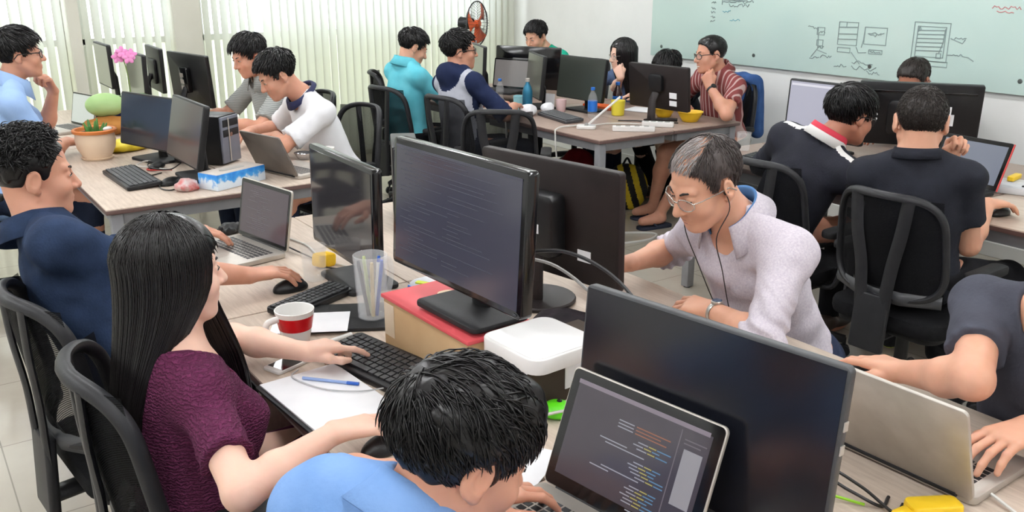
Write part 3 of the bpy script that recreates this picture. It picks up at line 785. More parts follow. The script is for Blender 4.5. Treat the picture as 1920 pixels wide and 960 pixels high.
marks([scrib(5.2 - .02, 1.45 - k * .035, .045, .012, 5) for k in range(5)] + [scrib(5.07, 1.46, .26, .012, 14), scrib(5.0, 1.44, .2, .014, 14), scrib(4.96, 1.475, .2, .012, 14), [(5.07, 1.44), (5.07, 1.475), (4.82, 1.475)]], 'marker_list', INK, .0036)
marks([scrib(5.06, 1.39, .08, .008), scrib(4.98, 1.33, .1, .008)], 'blue_note', INKB, .003)
marks([scrib(2.95, 1.49, .17, .01, 14), scrib(2.92, 1.465, .1, .006, 8)], 'red_note', INKR, .003)

# ------------------------------------------------------------------ desks
TZ = .75
def desk(x0, x1, y0, y1, label, group=None, wood=DESKW, legs='1111', panels=()):
    cx, cy = (x0 + x1) / 2, (y0 + y1) / 2; lx, ly = x1 - x0, y1 - y0
    t = thing('desk', label, 'desk', (cx, cy, 0), 0, group)
    mb = MB(); mb.box(lx - .004, ly - .004, .024, T(0, 0, TZ - .0125), .002); mb.build('desktop', wood, t)
    mb = MB()
    for s in (-1, 1): mb.box(lx - .004, .003, .018, T(0, s * (ly / 2 - .0025), TZ - .015), .001); mb.box(.003, ly - .004, .018, T(s * (lx / 2 - .0025), 0, TZ - .015), .001)
    mb.build('edge_band', EDGE, t)
    mb = MB()
    for s in (-1, 1): mb.box(lx - .1, .03, .05, T(0, s * (ly / 2 - .045), TZ - .052), .003); mb.box(.03, ly - .1, .05, T(s * (lx / 2 - .045), 0, TZ - .052), .003)
    mb.build('steel_frame', STEEL, t)
    for k, (sx, sy) in enumerate(((-1, -1), (1, -1), (-1, 1), (1, 1))):
        if legs[k] == '1':
            mb = MB(); mb.box(.05, .05, TZ - .035, T(sx * (lx / 2 - .045), sy * (ly / 2 - .045), (TZ - .035) / 2 + .006), .004); o = mb.build('leg', STEEL, t)
            mb = MB(); mb.cyl(.02, .008, T(sx * (lx / 2 - .045), sy * (ly / 2 - .045), 0), 14); mb.build('foot_pad', BLACKM, o)
    for (px, py, sx_, sy_) in panels:
        mb = MB(); mb.box(sx_, sy_, TZ - .08, T(px - cx, py - cy, (TZ - .08) / 2 + .002), .002); mb.build('side_panel', wood, t)
    return t
X0, X1, X2 = .637, 1.285, 1.93
desk(X0, X1, 2.46, 3.42, 'pale wood desk under the laptop of the man in the navy shirt', legs='0011')
desk(X1, X2, 2.46, 3.42, 'pale wood desk end beyond the back of the brown-black monitor, by the black tower', legs='0111')
desk(X0, X1, 1.26, 2.456, 'pale wood desk with the red and white mug and the cardboard box', legs='0000', panels=[(.92, 2.12, .5, .022), (.92, 1.43, .5, .022)])
desk(X1, X2, 1.26, 2.456, 'pale wood desk where the man with the steel watch types', legs='0100')
desk(X0, X1, .06, 1.256, 'nearest pale wood desk under the laptop full of code', legs='1000')
desk(X1, X2, .06, 1.256, 'pale wood desk under the silver laptop seen from behind', legs='0100')
desk(.68, 1.31, 3.96, 5.5, 'wood desk with the potted plant and keyboard at its front left corner', legs='1000', wood=DESKW)
desk(1.314, 1.90, 3.96, 5.5, 'wood desk with the tissue box, computer tower and grey laptop', legs='0100', wood=DESKW)
desk(.68, 1.31, 5.504, 7.1, 'wood desk by the blinds with the green melon and white laptop', legs='1010')
desk(1.314, 1.96, 5.504, 7.1, 'wood desk by the blinds where the man in the grey checked shirt leans', legs='0001')
desk(3.40, 4.0, 4.03, 5.3, 'brown desk with white cables at its near corner, left front of the middle group', legs='1000', wood=DESKD)
desk(4.004, 4.6, 4.03, 5.3, 'brown desk with the yellow bowl, right front of the middle group', legs='0100', wood=DESKD)
desk(3.40, 4.0, 5.304, 6.7, 'brown desk at the back left of the middle group with the blue mug', legs='0010', wood=DESKD)
desk(4.004, 4.6, 5.304, 6.7, 'brown desk at the back right of the middle group by the wall', legs='0101', wood=DESKD)
desk(3.5, 4.12, 2.0, 3.45, 'brown desk in front of the man in the black and white track jacket', legs='0010', wood=DESKD)
desk(4.124, 4.74, 2.0, 3.45, 'brown desk under the large black monitor back near the glass board', legs='0101', wood=DESKD)
desk(3.5, 4.12, .6, 1.996, 'pale wood desk with the mouse of the man in the black polo shirt', legs='1000', wood=DESKW)
desk(4.124, 4.74, .6, 1.996, 'pale wood desk at the right edge below the glass board', legs='0100', wood=DESKW)

# ------------------------------------------------------------------ chairs
def make_chair(label):
    t = thing('office_chair', label, 'chair')
    mb = MB(); mb.slab(.46, .48, .065, .09, T(.02, 0, .425), .02); mb.build('seat', FAB, t)
    mb = MB(); mb.slab(.40, .42, .03, .06, T(.02, 0, .383), .005); mb.build('seat_pan', BLACKM, t)
    def bk(u, v): # u across -1..1, v 0..1 up
        x = -.21 - .075 * v - .035 * math.sin(v * 2.6) * .4 + .085 * u * u - .02 * (1 - v) ** 2
        wv = .225 * (1 - .10 * v)
        return (x, u * wv, .53 + .40 * v)
    path = []
    n = 10
    def sq(a):
        c, s = math.cos(a), math.sin(a); p = 4.
        return (math.copysign(abs(c) ** (2 / p), c), math.copysign(abs(s) ** (2 / p), s))
    for i in range(112):
        u, v = sq(2 * math.pi * i / 112); path.append(bk(u, .5 + .5 * v))
    mb = MB(); mb.tube(path, .018, n=10, flat=.75, closed=True, up=(1, 0, 0)); mb.build('back_frame', CHP, t)
    mb = MB(); mb.grid(lambda a, b: bk((a * 2 - 1) * .97, .015 + b * .97), 14, 12); mb.build('back_mesh', NET, t)
    mb = MB(); mb.tube([Vector(bk(-.95, .0)) + Vector((-.005, 0, .012)), Vector(bk(-.4, -.01)) + Vector((-.012, 0, .012)), Vector(bk(.4, -.01)) + Vector((-.012, 0, .012)), Vector(bk(.95, .0)) + Vector((-.005, 0, .012))], .026, n=8, flat=.5, up=(0, 0, 1)); mb.build('lumbar_rail', DGREY, t)
    for s in (-1, 1):
        mb = MB(); mb.tube(spline([(-.255, s * .04, .42), (-.262, s * .048, .50), Vector(bk(s * .28, .3)) + Vector((-.018, 0, 0)), Vector(bk(s * .42, .65)) + Vector((-.014, 0, 0)), Vector(bk(s * .5, .98)) + Vector((-.006, 0, 0))], 4), .026, n=8, flat=.35, up=(0, 1, 0)); mb.build('back_strut', CHP, t)
    mb = MB(); mb.slab(.03, .14, .22, .012, T(-.262, 0, .43) @ R(4, 'Y'), .006); mb.tube([(-.255, 0, .35), (-.16, 0, .355), (.02, 0, .36)], .035, n=10, flat=.6, up=(0, 1, 0)); mb.build('spine', CHP, t)
    for s in (-1, 1):
        mb = MB(); mb.tube(spline([(-.02, s * .20, .38), (0, s * .265, .39), (.02, s * .28, .48), (.0, s * .272, .62)], 5), .02, n=8, flat=.6, up=(1, 0, 0)); a = mb.build('armrest', CHP, t)
        mb = MB(); mb.slab(.25, .066, .032, .03, T(.02, s * .27, .637), .010); mb.build('arm_pad', BLACKM, a)
    mb = MB(); mb.cyl(.045, .06, T(0, 0, .315), 18, bev=.006); mb.cyl(.026, .21, T(0, 0, .12), 16); mb.build('gas_column', BLACK, t)
    mb = MB(); mb.cyl(.055, .07, T(0, 0, .085), 20, bev=.01)
    for k in range(5):
        mb.tube([Matrix.Rotation(math.radians(72 * k + 20), 4, 'Z') @ Vector(p) for p in ((.03, 0, .12), (.16, 0, .108), (.30, 0, .082))], [.03, .026, .02], n=8, flat=.8)
    mb.build('star_base', CHP, t)
    for k in range(5):
        M = R(72 * k + 20) @ T(.30, 0, 0); mb = MB()
        for s in (-1, 1): mb.cyl(.027, .018, M @ T(0, s * .014, .0275) @ R(90, 'X') @ T(0, 0, -.009), 16, bev=.004)
        mb.cyl(.008, .06, M @ T(0, 0, .03), 8); mb.build('caster', BLACKM, t)
    return t
CH0 = None
def chair(x, y, yaw, label, dz=0.):
    global CH0
    if CH0 is None: CH0 = make_chair(label); t = CH0
    else: t = copy_tree(CH0); t['label'] = label
    t['group'] = 'black net backed office chairs'
    t.location = (x, y, dz); t.rotation_euler = (0, 0, math.radians(yaw)); return t
chair(.50, 1.90, -4, 'black net office chair holding the woman in the maroon top')
chair(.45, 2.50, 6, 'black net office chair holding the man in the navy shirt')
chair(.34, 1.05, 10, 'black office chair under the man in the light blue shirt in front')
t = thing('stool', 'black padded stool under the man with the steel watch', 'stool', (2.08, 1.63, 0))
mb = MB(); mb.cyl(.19, .07, T(0, 0, .395), 32, bev=.02); mb.build('seat', FAB, t)
mb = MB(); mb.cyl(.024, .30, T(0, 0, .1), 14); mb.build('column', BLACK, t)
mb = MB(); mb.cyl(.2, .025, T(0, 0, .0), 32, bev=.008); mb.cyl(.05, .08, T(0, 0, .02), 20, r2=.028); mb.build('foot_plate', CHROME, t)
chair(2.24, .86, 180, 'black office chair under the man in the grey T-shirt at the right edge')
chair(3.20, 1.88, 2, 'charcoal office chair holding the man in the black polo shirt')
chair(3.26, 2.54, 2, 'black office chair holding the man in the black and white track jacket')
chair(2.1, 4.90, 190, 'black office chair behind the man in the white T-shirt')
chair(2.14, 5.64, 182, 'black office chair hidden behind the man in the grey checked shirt')
chair(3.45, 6.48, -27, 'empty black office chair seen from the side before the cream blind')
chair(3.08, 5.72, 8, 'black office chair holding the man in the turquoise shirt')
chair(3.17, 5.08, 8, 'black office chair holding the man in the hooded top')
chair(3.04, 4.52, 52, 'empty black office chair at the left side of the middle desks')
chair(4.84, 4.50, 184, 'office chair with the blue jacket hung over its back')
chair(.26, 5.25, 0, 'black office chair under the man in the pale blue shirt at the left edge')
chair(4.98, 5.42, 180, 'black office chair under the long haired woman at the wall')
chair(5.02, 6.3, 180, 'black office chair under the man in the green shirt at the wall')
chair(5.1, 3.1, 180, 'office chair of the man bowed behind the large black monitor')

# ------------------------------------------------------------------ screens and machines
def scr(name, col, es=.6, rough=.18):
    return mat(name, tuple(c * .25 + .004 for c in col), rough, spec=.5, emit=col, estr=es)
def monitor(label, c, yaw, tilt, w, h, screen, shell=BLACK, front=True, stand='slab', bz=TZ, depth=.028, bez=.014, chin=0., group=None, extras=None, hump=True, legs=False):
    rz = math.radians(yaw if front else yaw + 180); tl = tilt if front else -tilt
    t = thing('monitor', label, 'monitor', (c[0], c[1], bz), rz, group); zc = c[2] - bz
    B = T(0, 0, zc) @ R(-tl, 'X')
    mb = MB(); mb.slab(w, h, depth, .012, B @ T(0, depth / 2, 0) @ R(90, 'X'), .004); mb.build('casing', shell, t)
    mb = MB(); mb.box(w - 2 * bez, .002, h - 2 * bez - chin, B @ T(0, -.0005, chin / 2), 0); s = mb.build('screen', screen, t, smooth=False)
    if hump:
        mb = MB(); mb.slab(w * .5, h * .55, .022, .03, B @ T(0, depth + .008, -h * .05) @ R(90, 'X'), .008); mb.build('rear_housing', shell, t)
    nk = zc - .02
    mb = MB(); mb.tube([B @ Vector((0, depth + .02, -h * .12)), (0, depth + .045, zc - h * .3), (0, depth + .05, .012)], [.03, .03, .034], n=10, flat=.5, up=(1, 0, 0)); mb.build('stand_neck', BLACKM if stand == 'slab' else shell, t)
    mb = MB()
    if stand == 'slab': mb.slab(.26, .17, .014, .02, T(0, .05, .007), .004)
    elif stand == 'round': mb.cyl(.115, .014, T(0, .06, 0), 32, bev=.004)
    else:
        for s_ in (-1, 1): mb.tube([(0, .07, .014), (s_ * .12, -.045, .0125)], .011, n=8)
        mb.tube([(0, .07, .014), (0, .14, .0125)], .011, n=8)
    mb.build('stand_base', BLACKM if stand == 'slab' else shell, t)
    if extras: extras(t, B, w, h, depth)
    return t
def text_rows(parent, B, rows, y=-.0022):
    """rows: (material, [(x, z, w, h)...]) lit marks on a screen"""
    for nm, m, lst in rows:
        mb = MB()
        for x, z, w, h in lst: mb.box(w, .0006, h, B @ T(x + w / 2, y, z), 0)
        mb.build(nm, m, parent, smooth=False)
def em(name, col, s=.8): return mat(name, tuple(c * .2 for c in col), .4, emit=col, estr=s)
def btn(t, B, w, h, d): mb = MB(); mb.box(.012, .003, .004, B @ T(w * .46, -.001, -h * .475), .001); mb.build('power_button', DGREY, t)
def label_pt(spots, m=PAPER):
    def f(t, B, w, h, d):
        for x, z, sx, sz in spots: mb = MB(); mb.box(sx, .0015, sz, B @ T(-x, d + .0005 + (.019 if abs(x) < w * .25 and abs(z + h * .05) < h * .27 else 0), z), 0); mb.build('paper_label', m, t)
    return f
def m1x(t, B, w, h, d):
    btn(t, B, w, h, d); L_ = []
    for k in range(26):
        z = h * .42 - k * h * .031; L_.append((-w * .43 + random.choice((0, .02, .04)), z, random.uniform(.05, .2), .0016))
        if random.random() < .7: L_.append((-.04 + random.choice((0, .02)), z, random.uniform(.05, .22), .0016))
    text_rows(t, B, [('screen_text', em('faint_screen_text', C(74, 75, 90), .5), L_), ('screen_toolbar', em('screen_bar', C(80, 80, 95), .5), [(-w * .47, h * .44, w * .94, .006)])])
monitor('large glossy black monitor showing faint code, standing on the red box', (1.05, 1.768, 1.143), -87, 3.4, .545, .328, scr('screen_slate', C(70, 70, 84), .55), GLOSSB, bz=.905, depth=.032, bez=.017, extras=m1x)
monitor('glossy black monitor behind the clear jug, screen reflecting the desks', (1.11, 2.55, 1.0), -92, 1, .505, .328, scr('screen_dark_reflective', C(52, 50, 54), .5, .06), GLOSSB, depth=.03, bez=.015, extras=btn)
def m3x(t, B, w, h, d):
    label_pt([(.14, -.02, .0, .0)])
    mb = MB(); mb.slab(.16, .19, .06, .02, B @ T(.0, d + .03, -.01) @ R(90, 'X'), .012); mb.build('rear_box', BLACK, t)
    mb = MB(); mb.box(.05, .002, .028, B @ T(.0, d + .061, -.02), 0); mb.build('rear_label', PAPER, t)
    mb = MB(); mb.box(.05, .002, .034, B @ T(-.15, d + .001, -.09), 0); mb.build('paper_label', PAPER, t)
monitor('brown-black monitor seen from behind, between the glossy monitor and the man in the striped shirt', (1.59, 2.09, 1.006), -80.4, -1.7, .555, .351, scr('screen_blue', C(60, 66, 90), 1.), BROWNB, front=False, stand='round', hump=False, extras=m3x)
def m4x(t, B, w, h, d):
    for z in (-.02, .02): mb = MB(); mb.box(.003, .012, .016, B @ T(w / 2 + .0005, d * .5, z + .05), 0); mb.build('side_port', ALU, t)
monitor('nearest large monitor with a blank black screen, behind the code laptop', (1.075, 1.00, .968), -81.1, 5.1, .535, .335, mat('blank_screen', C(17, 19, 26), .22, spec=.6), DGREY, depth=.02, bez=.006, extras=m4x)
monitor('dark monitor with slanted screen left of the two behind the keyboard and plant', (1.09, 4.90, .958), -72, 9, .471, .273, scr('screen_teal_black', C(48, 54, 62), .5), BLACK, bez=.008)  # screen is off; its faint blue-grey glow paints in the room's reflection
monitor('dark monitor turned to the left beside the silver-fronted computer tower', (1.14, 4.37, .979), -89.4, 12, .50, .295, scr('screen_grey_black', C(66, 66, 72), .5), BLACK, bez=.008)  # also switched off: reflected room light is put into the screen's grey glow
def m7x(t, B, w, h, d):
    mb = MB(); mb.slab(.10, .16, .03, .015, B @ T(-.0, d + .02, .0) @ R(90, 'X'), .004); mb.build('arm_plate', GLOSSB, t)
    for z in (.03, -.01, -.05): mb = MB(); mb.box(.045, .002, .026, B @ T(.02, d + .036, z), 0); mb.build('silver_label', ALU, t)
monitor('black monitor back with silver bracket in front of the man in the grey checked shirt', (1.66, 6.02, 1.032), -80.4, -3.6, .54, .325, scr('screen_white_a', C(150, 150, 160), 1.), BLACK, front=False, hump=False, extras=m7x)
monitor('grey lit monitor farthest left beside the man with black glasses', (1.27, 6.76, 1.08), -90, -1, .43, .29, scr('screen_khaki_grey', C(128, 130, 114), .6), BLACK, bez=.01)
monitor('grey lit monitor directly behind the orchid', (1.36, 6.25, 1.05), -90, 1, .45, .29, scr('screen_khaki_grey', C(128, 130, 114)), BLACK, bez=.01)
monitor('thin dark monitor seen nearly edge-on right of the orchid', (1.62, 6.72, 1.04), -93, 0, .48, .30, scr('screen_white_a', C(150, 150, 160)), BLACK, front=False)
monitor('black monitor back with glossy top in front of the man in the green shirt', (4.30, 6.0, .95), -62, 4.7, .57, .33, scr('screen_white_a', C(150, 150, 160)), GLOSSB, front=False)
monitor('narrow grey monitor turned sideways beside the grey laptop screen', (3.86, 5.32, .978), -112, 5.4, .43, .305, scr('screen_ash', C(92, 92, 84), .5), BLACK, bez=.008)
monitor('small grey monitor facing the man in the hooded top', (3.86, 6.08, 1.0), -110, 2.7, .43, .29, scr('screen_sage', C(120, 124, 108), .6), BLACK, bez=.01)
monitor('dark green-grey monitor in the middle desks, left of the long haired woman', (4.02, 4.99, .978), -88, 7.4, .485, .295, scr('screen_green_black', C(58, 63, 57), .5, .3), BLACK, bez=.006)
monitor('black monitor back with two white stickers near the smiling man', (4.20, 4.38, .972), -84.6, -5.5, .506, .285, scr('screen_white_a', C(150, 150, 160)), BROWNB, front=False, stand='v', hump=False, extras=lambda t, B, w, h, d: (label_pt([(.13, -.045, .06, .038), (.13, -.095, .06, .034)])(t, B, w, h, d), [None for mb in [MB()] if mb.slab(.11, .11, .03, .02, B @ T(0, d + .014, .03) @ R(90, 'X'), .006) and mb.build('rear_housing', BLACK, t)]))
def m15x(t, B, w, h, d):
    L_ = [(random.uniform(-.02, .02), h * .25 - k * .011, random.uniform(.03, .07), .0015) for k in range(16)]
    text_rows(t, B, [('screen_text', em('grey_screen_text', C(150, 150, 165), .9), L_), ('screen_toolbar', em('pale_bar', C(205, 204, 214), .95), [(-w * .46, h * .41, w * .92, .012)])])
    mb = MB(); mb.box(.04, .002, .028, B @ T(-w * .44, -.002, -h * .455), 0); mb.build('blue_sticker', mat('cyan_sticker', C(120, 190, 225), .4), t)
monitor('monitor with a pale lavender page in front of the man in the track jacket', (4.13, 3.05, .978), -88.9, 3.2, .487, .309, scr('screen_lavender', C(178, 178, 194), .72), BLACK, bez=.012, chin=.014, extras=m15x)
def m16x(t, B, w, h, d):
    label_pt([(.13, .03, .055, .05), (.15, -.02, .05, .06)])(t, B, w, h, d)
    mb = MB(); mb.box(w * .9, .006, .012, B @ T(0, d + .003, h * .36), .002); mb.build('rear_ridge', GLOSSB, t)
    for i, m in enumerate((YEL, PAPER, PAPER)):
        mb = MB(); mb.cyl(.006, .006, B @ T(.2, d, .02 - i * .025) @ R(-90, 'X'), 12); mb.build('socket', m, t)
monitor('largest black monitor back with two white notes under the glass board', (4.50, 2.74, .975), -56, -6, .60, .335, scr('screen_white_a', C(150, 150, 160)), BLACK, front=False, depth=.035, extras=m16x)

KEYM = mottled('black_keycaps', C(30, 30, 33), C(36, 36, 39), 30, .5); KEYG = mottled('grey_keycaps', C(70, 72, 74), C(80, 82, 84), 30, .5)
def keys(parent, M, w, d, nx, ny, m, gap=.18, hgt=.004, name='keycaps'):
    mb = MB(); kx, ky = w / nx, d / ny
    for j in range(ny):
        i = 0
        while i < nx:
            s = 1
            if j == 0 and i == 3: s = min(6, nx - 6)
            elif i == nx - 2 and j in (1, 2, 3): s = 2
            mb.box(kx * s - kx * gap, ky * (1 - gap), hgt, M @ T(-w / 2 + kx * (i + s / 2), -d / 2 + ky * (j + .5), hgt / 2), .0008, 1); i += s
    return mb.build(name, m, parent)
def laptop(label, hinge, yaw, tilt, w, d, lh, shell, screen, base_m=None, kb=KEYM, bez=.012, front=True, thick=.018, lidm=None, extras=None, group=None, silver_rim=False):
    rz = math.radians(yaw if front else yaw + 180)
    t = thing('laptop', label, 'laptop', (hinge[0], hinge[1], TZ + (hinge[2] if len(hinge) > 2 else 0)), rz, group)
    mb = MB(); mb.slab(w, d, thick, .014, T(0, -d / 2, thick / 2 + .001), .004); b = mb.build('base', base_m or shell, t)
    keys(b, T(0, -d * .36, thick), w * .84, d * .44, 14, 6, kb, hgt=.0015)
    mb = MB(); mb.slab(w * .33, d * .28, .001, .006, T(0, -d * .78, thick + .0008), 0); mb.build('trackpad', base_m or shell, b)
    B = T(0, 0, thick) @ R(-tilt, 'X') @ T(0, 0, lh / 2)
    mb = MB(); mb.slab(w, lh, .008, .012, B @ T(0, .004, 0) @ R(90, 'X'), .002); l = mb.build('lid', lidm or shell, t)
    mb = MB(); mb.slab(w - .006, lh - .006, .001, .010, B @ T(0, -.0006, 0) @ R(90, 'X'), 0); mb.build('screen_bezel', GLOSSB, l)
    mb = MB(); mb.box(w - 2 * bez, .001, lh - 2.4 * bez, B @ T(0, -.0016, .1 * bez), 0); s = mb.build('screen', screen, l, smooth=False)
    mb = MB(); mb.cyl(.007, w * .8, T(-w * .4, .003, thick - .003) @ R(90, 'Y'), 12); mb.build('hinge', BLACKM, t)
    if extras: extras(l, B, w, lh)
    return t
def codex(l, B, w, h):
    g = []; o = []; y_ = []; b = []
    def put(L_, x, z, ww): L_.append((x, z, ww, .0019))
    for k in range(30):
        z = h * .34 - k * h * .026
        if k in (4, 5, 6): put(o, .0, z, random.uniform(.05, .09)); put(g, -.04, z, .035)
        elif k in (11, 12, 19, 20): put(g, random.uniform(-.08, -.05), z, random.uniform(.04, .09))
        elif 7 < k < 29 and k % 7 != 6:
            x0 = .012 + random.uniform(-.012, .012); put(g, x0, z, .022); put(y_, x0 + .024, z, .016); put(b, x0 + .042, z, random.uniform(.012, .03))
    text_rows(l, B, [('window_bar', em('window_bar', C(128, 118, 128), .8), [(-w * .44, h * .40, w * .86, .008)]), ('code_grey', em('code_grey', C(150, 150, 160), .8), g), ('code_orange', em('code_orange', C(150, 96, 70), .8), o),
        ('code_yellow', em('code_yellow', C(170, 160, 84), .8), y_), ('code_blue', em('code_blue', C(84, 130, 166), .8), b), ('side_panel_page', em('side_page', C(142, 140, 146), .8), [(w * .30, h * .02, w * .11, h * .42)]), ('side_panel_strip', em('side_strip', C(108, 100, 108), .7), [(w * .26, .0 - .002, .002, h * .74), (w * .29, h * .30, w * .13, .002), (w * .29, h * .27, w * .10, .002)])])
laptop('large black laptop full of coloured code before the man in light blue', (.948, 1.06), -81.1, 22, .345, .24, .232, ALU, scr('screen_code', C(70, 64, 72), .6), lidm=ALU, bez=.022, extras=codex)
laptop('silver laptop with dark screen used by the man in the navy shirt', (1.03, 3.08), -79.4, 10.5, .335, .235, .215, ALU, scr('screen_plum', C(86, 74, 82), .55), bez=.014,
       extras=lambda l, B, w, h: text_rows(l, B, [('screen_text', em('plum_text', C(104, 96, 104), .6), [(random.uniform(-.12, 0), h * .38 - k * .007, random.uniform(.03, .13), .0014) for k in range(22)]), ('screen_pane', em('plum_pane', C(96, 88, 100), .6), [(-w * .12, 0, .001, h * .8)])]))
laptop('silver laptop lid seen from behind at the right edge of the near desk', (1.538, .888), -88.1, 21.3, .335, .23, .222, ALU, scr('screen_white_b', C(170, 172, 180), 1.), front=False)
LID = mottled('grey_laptop_shell', C(112, 104, 98), C(124, 116, 110), 10, .45, metal=.3)
laptop('grey laptop lid seen from behind, right of the tissue box', (1.52, 4.20), -75, 25, .32, .23, .218, LID, scr('screen_white_b', C(170, 172, 180)), base_m=ALU, front=False)
def l6x(l, B, w, h):
    mb = MB(); mb.box(.003, .009, h * .98, B @ T(w / 2 + .0005, .004, 0), 0); mb.build('red_edge', mat('red_plastic', C(196, 58, 56), .4), l)
laptop('black laptop with red edges and a blue-grey screen before the man in the black polo', (3.985, 2.17), -95, 22, .345, .24, .222, BLACKM, scr('screen_bluegrey', C(112, 118, 132), .8), bez=.018, extras=l6x)
laptop('grey toned laptop screen in front of the hooded man', (3.98, 5.80, .06), -70, 9, .335, .23, .225, BLACKM, scr('screen_warmgrey', C(124, 120, 118), .7), bez=.012)
laptop('white laptop open on the desk beside the man in the pale blue shirt', (1.0, 6.2), -75, 12, .31, .22, .20, ALU, scr('screen_haze', C(190, 196, 190), .9), bez=.01)
t = thing('desk_lamp', 'slim white folding desk lamp slanting at the near corner of the middle desks', 'lamp', (3.60, 4.40, TZ), math.radians(-42))
mb = MB(); mb.slab(.12, .09, .02, .02, T(0, 0, .011), .004); mb.build('base', WHITEP, t)
mb = MB(); mb.box(.26, .03, .012, T(.11, 0, .115) @ R(-42, 'Y'), .004); mb.build('arm', WHITEP, t)
mb = MB(); mb.cyl(.012, .04, T(.0, .02, .022) @ R(90, 'X'), 14); mb.build('hinge', CABLE_G, t)
def keyboard(label, x, y, rz, w, d, m, kb, nx=18, ny=6, dz=0, tilt=4):
    t = thing('keyboard', label, 'keyboard', (x, y, TZ + dz), math.radians(rz))
    M = R(tilt, 'X') @ T(0, 0, .012 + d / 2 * math.sin(math.radians(tilt)))
    mb = MB(); mb.slab(w, d, .018, .012, M @ T(0, 0, -.003), .004); mb.build('case', m, t); keys(t, M @ T(0, 0, .006), w * .95, d * .82, nx, ny, kb, hgt=.006); return t
keyboard('black keyboard beside the woman\'s pointing hand', .918, 1.875, -78, .42, .155, BLACK, KEYM)
keyboard('thin black keyboard between the red mug and the glass tumbler', .95, 2.44, 24, .27, .10, BLACK, KEYM, 14, 5)
keyboard('grey-black keyboard at the front corner of the plant desk', .905, 4.49, -88, .46, .155, BLACK, KEYG)
keyboard('dark grey keyboard lying by the white mugs in the middle desks', 3.70, 4.80, -100, .42, .14, DGREY, KEYG)
keyboard('dark keyboard in front of the man in the track jacket', 3.72, 2.98, -88, .42, .14, BLACK, KEYM)
def mouse(label, x, y, rz, m=BLACK, dz=0., sc=1.):
    t = thing('computer_mouse', label, 'mouse', (x, y, TZ + dz), math.radians(rz))
    V, F = sculpt([Ell((0, 0, .006), (.057 * sc, .031 * sc, .031 * sc))], .003, planes=[((0, 0, .001), (0, 0, -1))]); V[:, 2] = np.maximum(V[:, 2], .0005); mesh_np('shell', V, F, m, t)
    mb = MB(); mb.cyl(.008, .006, T(.034 * sc, -.003, .026 * sc) @ R(90, 'X'), 14); mb.build('scroll_wheel', DGREY, t)
    return t
mouse('black mouse under the hand of the man in the navy shirt', .945, 2.588, 0)
mouse('black mouse under the woman\'s right hand', .735, 1.535, 10)
mouse('black mouse beside the tissue box on the plant desk', 1.035, 4.29, 20)
mouse('black mouse under the hand of the man in the black polo', 3.665, 1.815, -6)
mouse('black mouse by the papers of the smiling man', 4.49, 4.36, 150)
mouse('black mouse held by the man at the right edge', 1.845, 1.18, 95)
# ------------------------------------------------------------------ clutter on the desks
def single(name, label, cat, mb, m, loc=(0, 0, 0), rz=0, group=None, **k):
    o = mb.build(name, m, None, **k); o.location = loc; o.rotation_euler = (0, 0, math.radians(rz)); return tag(o, label, cat, group)
def cupshape(name, label, cat, loc, r0, r1, h, m, wall=.004, handle=None, rz=0, band=None, inner=None, n=32):
    t = thing(name, label, cat, loc, math.radians(rz)); mb = MB()
    mb.lathe([(.0001, .002), (r0 * .9, 0), (r0, .003), (r0 + (r1 - r0) * .5, h * .5), (r1, h), (r1 - wall * .5, h + wall * .3), (r1 - wall, h), (r0 + (r1 - r0) * .5 - wall, h * .5), (r0 - wall, wall), (.0001, wall)], n=n, close=False)
    b = mb.build('body', m, t)
    if handle:
        mb = MB(); rr = lambda z: r0 + (r1 - r0) * z / h
        mb.tube(spline([(-rr(h * .85) + .002, 0, h * .85), (-r1 - .028, 0, h * .80), (-r1 - .032, 0, h * .52), (-r1 - .012, 0, h * .25), (-rr(h * .22) + .002, 0, h * .22)], 6), handle, n=10, flat=1.4, up=(0, 1, 0)); mb.build('handle', m, t)
    if band:
        z0, z1, bm_ = band; mb = MB(); rr = lambda z: r0 + (r1 - r0) * z / h + .0006
        mb.lathe([(rr(z0), z0), (rr((z0 + z1) / 2), (z0 + z1) / 2), (rr(z1), z1)], n=n, close=False); mb.build('red_band' if bm_ is RED else 'band', bm_, t)
    return t
CER = mat('white_ceramic', C(238, 236, 233), .18)
cupshape('mug', 'white coffee mug with a broad red band beside the white paper', 'mug', (.792, 2.155, TZ), .032, .052, .108, CER, handle=.0065, rz=8, band=(.056, .094, RED))
cupshape('tumbler', 'clear glass tumbler with a little water beside the black mouse', 'glass', (1.05, 2.645, TZ), .036, .042, .115, GLASS, wall=.003)
t = cupshape('jug', 'clear plastic jug of pens in front of the glossy monitor', 'jug', (1.045, 2.215, TZ + .0112), .041, .049, .185, CLEARP, wall=.004, handle=.007, rz=200)
PEN = [mat('pen_blue', C(40, 90, 180), .4), mat('pen_white', C(230, 230, 228), .4), mat('pen_black', C(30, 30, 34), .4), mat('pen_beige', C(216, 196, 150), .5), mat('pen_green', C(190, 200, 150), .5)]
for i, (a, m, ds, nm, lb) in enumerate([(20, 1, 'white pen standing in the clear jug', 'pen', 'pen'), (95, 4, 'pale green highlighter pen in the clear jug', 'highlighter', 'pen'), (170, 2, 'black pen leaning in the clear jug', 'pen', 'pen'), (250, 3, 'beige pencil leaning in the clear jug', 'pencil', 'pencil'), (310, 0, 'blue pen leaning in the clear jug', 'pen', 'pen')]):
    c, s = math.cos(math.radians(a)), math.sin(math.radians(a)); t = thing(nm, ds, lb, (1.045, 2.215, TZ + .0165))
    mb = MB(); mb.tube([(c * .012, s * .012, .001), (c * .033, s * .033, .15)], .0055, n=8); mb.build('barrel', PEN[m], t)
    mb = MB(); mb.tube([(c * .033, s * .033, .15), (c * .035, s * .035, .167)], [.0058, .004], n=8); mb.build('cap', PEN[m] if m != 1 else PEN[0], t)
